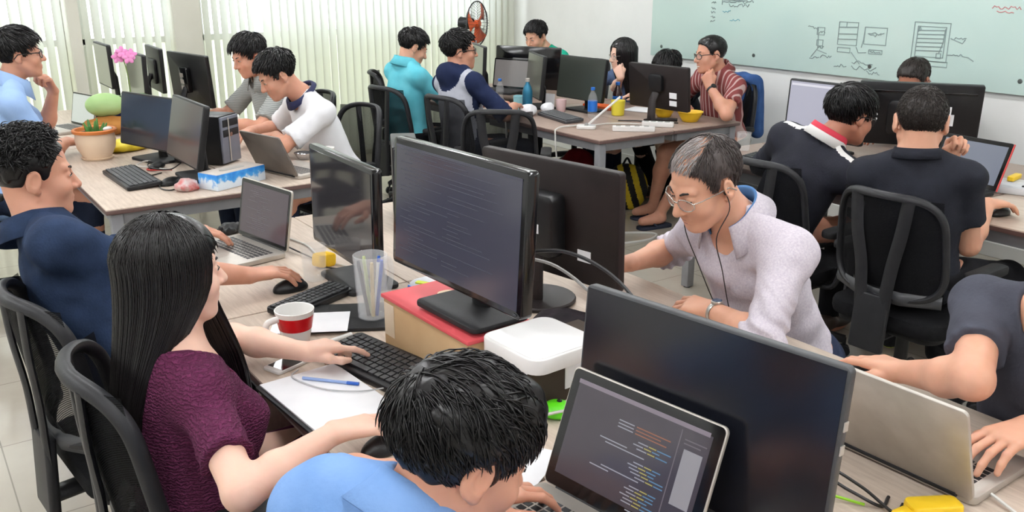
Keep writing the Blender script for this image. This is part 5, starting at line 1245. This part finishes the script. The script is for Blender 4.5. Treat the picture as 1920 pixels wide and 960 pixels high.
# ------------------------------------------------------------------ the people
def skin(name, c1, c2):
    m = mottled(name, c1, c2, 14, .48, .04, 220, sss=.12, spec=.4); return m
SK_A = skin('skin_tan', C(200, 144, 120), C(212, 156, 132)); SK_B = skin('skin_fair', C(228, 184, 164), C(237, 195, 175)); SK_C = skin('skin_warm', C(210, 156, 130), C(220, 167, 141)); SK_D = skin('skin_brown', C(172, 116, 94), C(184, 127, 104))
def hairmat(name, c, r=.32):
    m = mat(name, c, r, spec=.34); return m
HB = hairmat('black_hair', C(17, 15, 16)); HBR = hairmat('dark_brown_hair', C(34, 27, 24), .42); HGR = hairmat('greying_hair', C(62, 54, 52), .4); HL_ = hairmat('long_black_hair', C(17, 14, 15), .26)
def short_hair(n_hi=2600, n_lo=700, top=.016, side=.008, lt=.05, ls=.018, bias=(0, .45, -.1), lift=.22, grav=.25, wave=0., low=0., jit=.3, r=.0017, amp=.004, bulge=.006, crown=(0, -.06, .1)):
    def mk(hi):
        n = n_hi if hi else n_lo
        return [hair_cap(top, side, .0035 if hi else .006, low, amp, fwd_bulge=bulge),
                strands_on(n, 7 if hi else 5, lambda p: np.interp(p[:, 2], [-.02, .09], [ls, lt]), crown_flow(crown, bias), lift, grav, r if hi else r * 2.1, (top, side), low, None, wave, jit)]
    return dict(mat=HB, make=mk)
def hp(d, **k): d = dict(d); d.update(k); return d
STD = short_hair()
# --- clothes materials
NAVY = mottled('navy_shirt_cloth', C(32, 44, 66), C(42, 56, 82), 18, .85, .25, 160)
MAROON = mat('maroon_crinkle', C(92, 34, 68), .85, spec=.2); N, L, P = nt(MAROON); v = texco(N, L, 'Object'); w_ = N.new('ShaderNodeTexWave'); w_.bands_direction = 'Z'; w_.inputs['Scale'].default_value = 42; w_.inputs['Distortion'].default_value = 8; w_.inputs['Detail'].default_value = 3; w_.inputs['Detail Scale'].default_value = 2.4; L.new(v, w_.inputs['Vector'])
L.new(ramp(N, L, w_.outputs['Fac'], [(.1, C(88, 34, 66)), (.8, C(102, 40, 76))]), P.inputs['Base Color']); bump(N, L, P, w_.outputs['Fac'], 1., .006)
SKYB = mottled('light_blue_cotton', C(112, 150, 204), C(128, 164, 216), 10, .85, .2, 140)
PALEB = mottled('pale_blue_cotton', C(150, 180, 226), C(164, 194, 236), 10, .85, .2, 120)
LILAC = mottled('lilac_speckled_cotton', C(192, 183, 196), C(213, 206, 213), 190, .85, .25, 120)
BLUEIN = mat('blue_collar_lining', C(74, 124, 180), .8)
GREYT = mottled('dark_grey_jersey', C(62, 63, 72), C(72, 74, 84), 12, .9, .25, 120)
POLO = mottled('black_polo_cloth', C(30, 31, 38), C(38, 40, 48), 14, .75, .2, 160)
JACK = mottled('black_jacket_cloth', C(34, 35, 42), C(42, 43, 52), 14, .7, .2, 120); WHT = mat('white_trim', C(232, 230, 228), .75); REDT = mat('red_trim', C(196, 44, 66), .7)
REDS = striped('maroon_striped_cotton', C(124, 62, 62), C(188, 160, 156), 9, 'Y', .85, .8, .05, .4, .2)
TURQ = mottled('turquoise_cotton', C(96, 192, 210), C(116, 206, 222), 10, .85, .2, 120); GREENT = mottled('green_cotton', C(30, 158, 128), C(40, 170, 140), 10, .85)
CHECK = striped('grey_check_cotton', C(166, 168, 164), C(132, 136, 136), 30, 'Z', .85, .6, .15, 2., .2); WTEE = mottled('white_cotton', C(226, 226, 230), C(236, 236, 240), 8, .88, .2, 100); NECKB = mat('navy_neckband', C(36, 40, 76), .8)
HOODN = mottled('navy_sweat', C(28, 36, 62), C(36, 44, 72), 12, .9, .2, 120); HOODG = mottled('heather_grey_sweat', C(176, 178, 190), C(190, 192, 202), 30, .9, .2, 120)
DENS = mottled('denim_shirt', C(70, 86, 118), C(86, 104, 136), 14, .85)
TRB = mottled('black_trousers', C(22, 22, 25), C(30, 30, 34), 12, .85, .2, 120); TRN = mottled('navy_jeans', C(30, 36, 54), C(40, 48, 68), 14, .85, .2, 120); KHAKI = mottled('olive_shorts', C(64, 66, 48), C(76, 78, 58), 12, .9)
PLUM = mottled('dark_plum_skirt', C(72, 28, 54), C(84, 34, 64), 14, .85, .3, 90)
LIME = mat('lime_sole', C(186, 226, 20), .5); SHOEB = mottled('black_trainer', C(22, 22, 24), C(34, 34, 36), 30, .7, .2, 160)
SHOE = [SHOEB, LIME]; SHOE2 = [mottled('brown_shoe', C(48, 34, 28), C(60, 44, 36), 20, .5), BLACKM]

# man in the navy shirt
def navy_hair(hi):
    side = hair_cap(.006, .0035, .0035, 0., .0015)
    top = strands_on(2400, 8, lambda p: np.full(len(p), .042), crown_flow((0, -.09, .09), (0, .3, 0), .6), .42, .15, .0020, (.020, .010), -.055, lambda p: p[:, 2] > .048, .5, .7)
    cap = hair_cap(.019, .004, .0035, -.045, .008, None, (45, 45, 45), .008)
    fuzz = strands_on(1500, 4, lambda p: np.full(len(p), .010), crown_flow((0, .02, .12), (0, -.5, -.6)), .12, .2, .0008, (.0055, .0045), 0., lambda p: p[:, 2] < .06)
    return [side, top, cap, fuzz]
person('man with wavy black hair in a navy shirt leaning back at the left edge', (.46, 2.54, .53), (.315, 2.72, .955), (.308, 2.79, 1.16), 6, hyaw=0, hpitch=4,
       arms={'R': dict(w=(.83, 2.588, .795), pole=(-.1, -.5, -.6), fwd=(1, .02, -.1), pose='mouse'), 'L': dict(w=(.80, 3.18, .80), pole=(-.4, .4, -1), fwd=(.9, -.35, -.12), pose='type')},
       skin=SK_A, girth=1.12, shoulder=.175, top=dict(mat=NAVY, sleeve='rolled', fold=.009, collar=dict(mat=NAVY, gap=30)), bottom=dict(mat=TRB, shoe=SHOE2), hair=dict(mat=HB, make=navy_hair), hi=True, key='navy', nose=.85)
# woman in maroon
def woman_hair(hi):
    def fall(ph, k):  # right side and back gather behind the shoulder
        x0 = np.sin(ph) * .085; y0 = np.cos(ph) * .1
        back = k * k * (3 - 2 * k)
        return back * (np.where(x0 > 0, .0, .02) - x0 * .05), back * (-.125 - y0 * .85)
    def fall2(ph, k):
        s_ = k * k * (3 - 2 * k); return s_ * .02, s_ * .075
    a = hair_long(0, 4200, 16, .62, .0015, fall, phi0=46, phi1=285)
    b = hair_long(0, 800, 16, .64, .0019, fall2, phi0=290, phi1=330)
    c = strands_on(260, 7, lambda p: np.full(len(p), .06), lambda p: np.stack([p[:, 0] * 2, np.full(len(p), 1.), np.zeros(len(p))], 1), .15, .35, .002, (.012, .008), 0., lambda p: (p[:, 1] > -.0) & (p[:, 2] > .06))
    f = Field(HC - HR - .05, HC + HR + .05, .005); P_ = np.stack(np.meshgrid(*f.ax, indexing='ij'), -1)
    d = Ell(HC, HR + .017).d(P_); e = (hairline(P_[..., 1], .03) - P_[..., 2]) * .7; e = np.where(P_[..., 1] < .01, -.1, e); f.F = np.maximum(d, e).astype(np.float32)
    V, F = f.mesh(); return [a, b, c, (relax(V, F, 2), F)]
person('woman with long straight black hair in a maroon top typing at the near desk', (.43, 1.85, .50), (.425, 1.862, .872), (.435, 1.88, 1.105), 2, hyaw=3, hpitch=3,
       arms={'R': dict(w=(.630, 1.545, .80), pole=(-.35, -1, -.4), fwd=(1, -.02, -.1), pose='mouse'), 'L': dict(w=(.735, 1.955, .81), pole=(-.5, .4, -1), fwd=(1, .1, -.12), pose='point')},
       skin=SK_B, female=True, shoulder=.150, bust=1., hs=.95, top=dict(name='top', mat=MAROON, sleeve='short', slen=.66, neck_r=.098, neck_drop=.022, neck_fwd=.02, fold=.006, hem=-.16), bottom=dict(name='skirt', mat=PLUM), hair=dict(mat=HL_, make=woman_hair, upright=True), hi=True, key='woman')
# man in light blue, nearest
person('black haired man in a light blue shirt seen from behind at the bottom edge', (.30, 1.0, .50), (.50, 1.02, .90), (.595, .995, 1.048), 20, hyaw=-6, hpitch=24, hroll=0,
       arms={'R': dict(w=(.72, .93, .80), pole=(-.3, -.6, -1), fwd=(1, .1, -.12), pose='type'), 'L': dict(w=(.715, 1.17, .80), pole=(-.3, .5, -1), fwd=(1, -.1, -.12), pose='type')},
       skin=SK_A, top=dict(mat=SKYB, sleeve='short', neck_r=.058, extra=lambda tp, nb, up, fwd, right: [Cone(nb + right * s * .05 + up * .02, nb + right * s * .15 - up * .01, .062, .060, .03) for s in (1, -1)], collar=dict(mat=SKYB, h=.04, back_up=.02)), bottom=dict(mat=TRN, shoe=SHOE2), hair=short_hair(5200, top=.022, side=.008, lt=.07, ls=.024, lift=.05, jit=.34, grav=.14, amp=.006, bulge=.014, wave=.14, bias=(.2, .55, 0), r=.0017, low=.018, crown=(-.012, -.08, .085)), hi=True, key='blue', hs=1.02)
# man with the steel watch
def glass_hair(hi):
    bald = lambda P_: np.where(P_[..., 2] > .055, .048 - np.hypot(P_[..., 0], (P_[..., 1] - .035) * .5), -.05)
    kp = lambda p: ~((p[:, 2] > .055) & (np.hypot(p[:, 0], (p[:, 1] - .035) * .5) < .042))
    a = hair_cap(.007, .008, .0035, -.012, .004, bald)
    b = strands_on(2100, 7, lambda p: np.interp(p[:, 2], [-.02, .09], [.022, .03]), crown_flow((0, -.06, .1), (0, .15, -.3)), .2, .25, .0016, (.008, .009), -.010, kp, .1)
    return [a, b]
person('balding man with thin glasses in a lilac striped shirt and a steel watch', (2.15, 1.63, .52), (1.955, 1.67, .98), (1.805, 1.69, 1.155), 177, hyaw=172, hpitch=27, hroll=-4,
       arms={'L': dict(w=(1.80, 1.625, .80), z=.80, pole=(-.25, -.9, -.3), fwd=(-.12, 1, -.1), up=(-.3, 0, 1), pose='relax'), 'R': dict(w=(1.835, 2.0, .80), pole=(.6, .3, -1), fwd=(-.6, .75, -.15), pose='type')},
       skin=SK_C, girth=1.05, top=dict(mat=LILAC, sleeve='rolled', fold=.014, collar=dict(mat=[LILAC, BLUEIN], gap=38, h=.036), neck_fwd=.025), bottom=dict(mat=TRN, shoe=SHOE2), hair=dict(mat=HGR, make=glass_hair), hi=True, key='glasses', eye_open=.6, nose=1.15, hs=1.02)
J = JOINTS['glasses']; V, F = strands_on(460, 8, lambda p: np.full(len(p), .042), crown_flow((0, -.075, .1), (.3, .5, 0)), .05, .1, .0014, (.005, .004), -.012, lambda p: (p[:, 2] > .06) & (np.hypot(p[:, 0], (p[:, 1] - .01) * .5) < .046), .1, .25)
V = J['head'] + (V * J['hs']) @ J['H'].T; mesh_np('thin_grey_hair', V - J['base'], F, hairmat('grey_hair', C(150, 142, 140), .35), J['root'])
glasses('glasses', mat('thin_silver_rim', C(196, 190, 184), .25, .8), 'thin'); watch('glasses', 'L', mat('steel_bracelet', C(196, 194, 190), .3, .9), mat('watch_dial_blue', C(60, 78, 100), .2))
# man in grey T-shirt at right edge
person('man in a dark grey T-shirt typing at the right edge, head out of view', (2.19, .86, .52), (1.94, .835, .965), (1.955, .75, 1.17), 178, hpitch=8,
       arms={'R': dict(w=(1.835, 1.065, .80), pole=(-.8, -.7, .0), fwd=(.08, .97, -.12), pose='mouse'), 'L': dict(w=(1.775, .745, .80), pole=(.3, -1, -.2), fwd=(-1, .2, -.12), pose='type')},
       skin=SK_C, girth=1.05, top=dict(mat=GREYT, sleeve='short'), bottom=dict(mat=TRN, shoe=SHOE2), hair=STD, hi=True, key='rightman')
# man in black polo
def buzz(hi):
    return [hair_cap(.003, .006, .0045, .012, .001), strands_on(3600, 4, lambda p: np.full(len(p), .011), crown_flow((0, -.06, .1), (0, .2, -.2)), .35, .1, .0012, (.005, .008), .012, None, 0, .4, .8)]
person('man with cropped hair in a black polo shirt seen from behind, hand on a mouse', (3.17, 1.88, .52), (3.14, 1.89, .98), (3.16, 1.905, 1.165), 30, hyaw=36, hpitch=12,
       arms={'R': dict(w=(3.53, 1.80, .80), low=True, pole=(-.25, -.15, -1), fwd=(.95, -.2, -.1), pose='mouse'), 'L': dict(w=(3.345, 1.885, .985), pole=(.2, .4, -1), fwd=(.25, -.1, 1), up=(.5, .8, 0), pose='fist')},
       knees={'R': (3.66, 1.74, .50), 'L': (3.62, 2.2, .50)}, feet={'R': (3.72, 2.02, .095), 'L': (3.70, 2.24, .095)},
       skin=SK_C, girth=1.08, shoulder=.172, hs=1.1, top=dict(mat=POLO, sleeve='short', collar=dict(mat=POLO, h=.028, gap=20, drop=.010, flare=.012)), bottom=dict(mat=TRB, shoe=SHOE), hair=dict(mat=HBR, make=buzz), key='polo')
# man in track jacket
def jz(c, J):
    q = (c - J['nb']) @ J['M']; m = np.zeros(len(c), int); m[(np.abs(q[:, 1] + .03) < .012) & (np.abs(q[:, 0]) > .06) & (np.abs(q[:, 0]) < .2) & (q[:, 2] > -.12)] = 1; return m
person('man in a black track jacket with a red and white collar seen from behind', (3.22, 2.60, .52), (3.31, 2.475, .94), (3.42, 2.39, 1.105), 6, hyaw=-14, hpitch=16,
       arms={'R': dict(w=(3.66, 2.42, .80), pole=(-.3, -.5, -1), pose='type'), 'L': dict(w=(3.64, 2.74, .80), pole=(-.3, .5, -1), pose='type')},
       skin=SK_D, girth=1.05, top=dict(name='track_jacket', mat=[JACK, WHT], sleeve='long', zones=jz, collar=dict(mat=[WHT, REDT, WHT], h=.05, drop=.012, flare=.012)), bottom=dict(mat=TRB, shoe=SHOE2), hair=short_hair(n_lo=1500, top=.022, side=.013, lt=.07, ls=.035, lift=.12, r=.0013), key='jersey')
glasses('jersey', mat('black_frame', C(26, 24, 26), .35), 'rim')
person('dark haired man bowed behind the largest black monitor, only his crown showing', (5.12, 3.1, .5), (5.05, 3.09, .92), (4.985, 3.085, 1.085), 182, hpitch=30,
       arms={'R': dict(w=(4.66, 3.25, .80), pole=(.3, .4, -1)), 'L': dict(w=(4.66, 2.95, .80), pole=(.3, -.4, -1))}, skin=SK_D, top=dict(mat=GREYT, sleeve='short'), bottom=dict(mat=TRB, shoe=SHOE2), hair=hp(short_hair(top=.01, side=.006, lt=.03), mat=HBR), key='bowed')
glasses('bowed', mat('brown_frame', C(110, 60, 60), .35), 'rim')
# smiling man
person('smiling man in a maroon striped shirt and black glasses, chin on his fist', (4.80, 4.32, .52), (4.67, 4.31, 1.0), (4.565, 4.30, 1.165), 172, hyaw=158, hpitch=6, hroll=3,
       arms={'L': dict(w=(4.475, 4.20, .965), pole=(.4, -.2, -1), fwd=(-.1, .45, 1), up=(-.8, -.3, 0), pose='fist'), 'R': dict(w=(4.53, 4.50, .80), pole=(.3, .1, -1), pose='relax')},
       knees={'L': (4.38, 4.22, .5), 'R': (4.36, 4.46, .5)}, feet={'L': (4.28, 4.40, .108), 'R': (4.42, 4.62, .108)},
       skin=SK_A, top=dict(mat=REDS, sleeve='short', collar=dict(mat=REDS)), bottom=dict(name='shorts', mat=KHAKI, long=False), hair=short_hair(n_lo=1200, top=.007, side=.005, lt=.02, ls=.012, r=.001), key='red', smile=True)
glasses('red', mat('black_frame', C(26, 24, 26)), 'rim'); watch('red', 'L', mat('black_strap', C(24, 24, 26), .5), mat('watch_dial_black', C(20, 22, 26), .2))
def w2_hair(hi):
    def fall(ph, k): b = k * k * (3 - 2 * k); return b * np.sin(ph) * .02, b * (-.05 - np.cos(ph) * .05)
    f = Field(HC - HR - .05, HC + HR + .05, .007); P_ = np.stack(np.meshgrid(*f.ax, indexing='ij'), -1)
    e = (hairline(P_[..., 1], .02) - P_[..., 2]) * .7; e = np.where(P_[..., 1] < .015, -.1, e); f.F = np.maximum(Ell(HC, HR + .010).d(P_), e).astype(np.float32); V, F = f.mesh()
    return [hair_long(0, 900, 10, .52, .0045, fall, phi0=34, phi1=326), (V, F)]
person('long haired woman with glasses resting her cheek on her hand at the middle desks', (4.96, 5.38, .50), (4.82, 5.36, .91), (4.735, 5.37, 1.075), 182, hyaw=165, hpitch=8,
       arms={'L': dict(w=(4.64, 5.27, .915), pole=(.5, -.05, -1), fwd=(-.1, .5, 1), up=(-.8, -.4, 0), pose='fist'), 'R': dict(w=(4.5, 5.5, .80), pole=(.3, .5, -1))},
       skin=SK_B, female=True, shoulder=.15, hs=.96, top=dict(name='shirt', mat=DENS, sleeve='short'), bottom=dict(mat=TRN, shoe=SHOE2), hair=dict(mat=HL_, make=w2_hair, upright=True), key='wom2')
glasses('wom2', mat('thin_silver_rim', C(196, 190, 184)), 'thin')
person('black haired person bowed low behind the monitor with two stickers', (5.05, 4.97, .46), (4.92, 4.96, .85), (4.81, 4.95, 1.0), 184, hpitch=35,
       arms={'R': dict(w=(4.6, 5.01, .80), pole=(.3, .1, -1)), 'L': dict(w=(4.6, 4.88, .80), pole=(.3, -.4, -1))}, feet={'R': (4.86, 5.06, .09), 'L': (4.86, 4.88, .09)}, skin=SK_B, female=True, shoulder=.15, top=dict(mat=POLO, sleeve='short'), bottom=dict(mat=TRB, shoe=SHOE2), hair=short_hair(top=.02, side=.014, lt=.07, ls=.05), key='hidden')
person('man in a green shirt half hidden behind the glossy topped monitor by the wall', (4.88, 6.35, .52), (4.76, 6.36, .99), (4.64, 6.37, 1.16), 188, hyaw=192, hpitch=22,
       arms={'R': dict(w=(4.5, 6.5, .80), pole=(.3, .4, -1)), 'L': dict(w=(4.5, 6.2, .80), pole=(.3, -.4, -1))}, skin=SK_C, top=dict(mat=GREENT, sleeve='short'), bottom=dict(mat=TRB, shoe=SHOE2), hair=STD, key='teal')
# hooded man, turquoise man
def hz(c, J):
    q = (c - J['nb']) @ J['M']; m = np.ones(len(c), int); m[np.abs(q[:, 0]) > .17] = 0; m[np.hypot(q[:, 0] * .9, q[:, 2] - .01) < .115] = 0; return m
person('man with glasses in a navy and grey hooded top turning his head to the right', (3.12, 5.09, .52), (3.11, 5.13, 1.02), (3.125, 5.13, 1.2), 5, hyaw=-24, hpitch=0,
       arms={'R': dict(w=(3.45, 4.98, .80), pole=(-.3, -.5, -1), pose='type'), 'L': dict(w=(3.45, 5.20, .80), pole=(-.3, .5, -1), pose='type')}, skin=SK_A, girth=1.1,
       top=dict(name='hooded_top', mat=[HOODN, HOODG], sleeve='short', slen=1., zones=hz, extra=lambda tp, nb, up, fwd, right: [Ell(nb - fwd * .075 + up * .0, (.11, .055, .075), np.stack([right, fwd, up], 1), .03), Cone(nb + right * .075, nb - right * .075 + fwd * .0, .04, .04, .03)]), bottom=dict(mat=TRN, shoe=SHOE2), hair=short_hair(n_lo=1100, top=.018, lift=.4), key='hood')
glasses('hood', mat('black_frame', C(26, 24, 26)), 'rim')
person('man in a turquoise polo shirt bowed over the middle desks before the cream blind', (3.04, 5.74, .52), (3.05, 5.73, 1.02), (3.10, 5.71, 1.185), 2, hyaw=-10, hpitch=26,
       arms={'R': dict(w=(3.46, 5.66, .82), pole=(-.3, -.6, -1), pose='type'), 'L': dict(w=(3.46, 5.86, .80), pole=(-.3, .5, -1))}, skin=SK_C, girth=1.12, top=dict(mat=TURQ, sleeve='short', slen=.8, collar=dict(mat=TURQ)), bottom=dict(mat=TRB, shoe=SHOE2), hair=STD, key='cyan')
# plant desk group
person('man in a grey checked shirt looking down in front of the narrow blind', (2.12, 5.6, .52), (1.99, 5.56, 1.02), (1.87, 5.53, 1.205), 184, hyaw=190, hpitch=22,
       arms={'L': dict(w=(1.62, 5.42, .80), pole=(.2, -.8, -.7), fwd=(-1, .2, -.1), pose='type'), 'R': dict(w=(1.60, 5.72, .80), pole=(.3, .5, -1), pose='type')}, skin=SK_A, top=dict(mat=CHECK, sleeve='short', slen=.8, collar=dict(mat=CHECK)), bottom=dict(mat=TRN, shoe=SHOE2), hair=short_hair(n_lo=1100, top=.018, side=.012, lt=.065), key='gray')
person('man in a white T-shirt with a navy neckband bent over the plant desk', (2.11, 4.78, .52), (1.93, 4.75, .99), (1.755, 4.76, 1.165), 182, hyaw=176, hpitch=30,
       arms={'L': dict(w=(1.74, 4.80, .80), pole=(.3, -1, -.4), fwd=(-.7, .6, -.1), pose='type'), 'R': dict(w=(1.68, 5.03, .80), pole=(.3, .5, -1), pose='type')}, skin=SK_A, top=dict(mat=WTEE, sleeve='short', slen=.8, loose=True, collar=dict(mat=NECKB, h=.010, drop=.012, flare=.008, gap=0, lift=.04)), bottom=dict(mat=TRN, shoe=SHOE2), hair=short_hair(n_lo=1300, top=.018, lift=.35), key='white')
person('man with black glasses in a pale blue shirt at the left edge by the blinds', (.40, 5.30, .55), (.53, 5.29, 1.10), (.605, 5.28, 1.295), 0, hyaw=-4, hpitch=0,
       arms={'R': dict(w=(.77, 5.33, .80), pole=(-.4, -.5, -1), fwd=(1, -.1, -.1), pose='relax'), 'L': dict(w=(.76, 5.44, 1.08), pole=(.5, .3, -1), fwd=(-.35, -.3, 1), up=(.9, .3, .2), pose='fist')}, skin=SK_A, top=dict(mat=PALEB, sleeve='short', slen=.7, collar=dict(mat=PALEB)), bottom=dict(mat=TRN, shoe=SHOE2), hair=short_hair(n_lo=1100, top=.02, side=.013, lt=.07), key='farleft', nose=1.1)
glasses('farleft', mat('black_frame', C(26, 24, 26)), 'rim')
# earphones of the man with the steel watch, worn
J = JOINTS['glasses']; hb = J['head']; HH = J['H']
for s, nm in ((1, 'R'), (-1, 'L')):
    e0 = hb + HH @ np.array([s * .084, .002, -.008]); c1 = J['nb'] + J['fwd'] * .135 + J['right'] * s * .05 - J['up'] * .06; c2 = J['nb'] + J['fwd'] * .145 + J['right'] * s * .03 - J['up'] * .2; c3 = J['nb'] + J['fwd'] * .135 + J['right'] * s * .02 - J['up'] * .33
    mb = MB(); mb.tube([tuple(np.array(p) - J['base']) for p in spline([e0, e0 + HH @ np.array([s * .006, .01, -.05]), (e0 + c1) / 2 + J['fwd'] * .03, c1, c2, c3], 6)], .0016, n=6); mb.ball(.007, T(*(e0 - J['base'])), n=10); mb.build('earphone', CABLE_B, J['root'])
# sandals of the smiling man
for k, lb in (('KL', 'dark flip-flop under the nearer foot of the smiling man'), ('KR', 'dark flip-flop under the farther foot of the smiling man')):
    A_ = JOINTS['red'][k][2]; fd = np.array([math.cos(math.radians(172)), math.sin(math.radians(172)), 0]); t = thing('flip_flop', lb, 'sandal', tuple(np.array([A_[0], A_[1], 0]) + fd * .05), math.radians(172))
    mb = MB(); mb.slab(.27, .095, .018, .04, T(0, 0, .0095), .004); mb.build('sole', mat('navy_rubber', C(36, 42, 60), .7), t)
    mb = MB(); mb.tube(spline([(.0, .042, .015), (.05, .02, .055), (.085, 0, .02), (.05, -.02, .055), (.0, -.042, .015)], 5), .007, n=6); mb.build('strap', mat('navy_rubber', C(36, 42, 60)), t)

# ------------------------------------------------------------------ camera and view
cam = bpy.data.cameras.new('camera'); cam.sensor_width = 36; cam.lens = 1700 / 1920 * 36; cam.clip_start = .05
co = bpy.data.objects.new('camera', cam); COL.objects.link(co); co.location = (0, 0, 1.71)
co.rotation_euler = (math.radians(90 - 17.6223), 0, math.radians(-34.5892)); SC.camera = co
vs = SC.view_settings; vs.view_transform = 'Standard'; vs.look = 'None'; vs.gamma = 1; vs.use_curve_mapping = False; vs.exposure = 0.
SC.cycles.use_denoising = True; SC.cycles.max_bounces = 8; SC.cycles.transparent_max_bounces = 16; SC.cycles.sample_clamp_indirect = 6; SC.cycles.caustics_reflective = False; SC.cycles.caustics_refractive = False
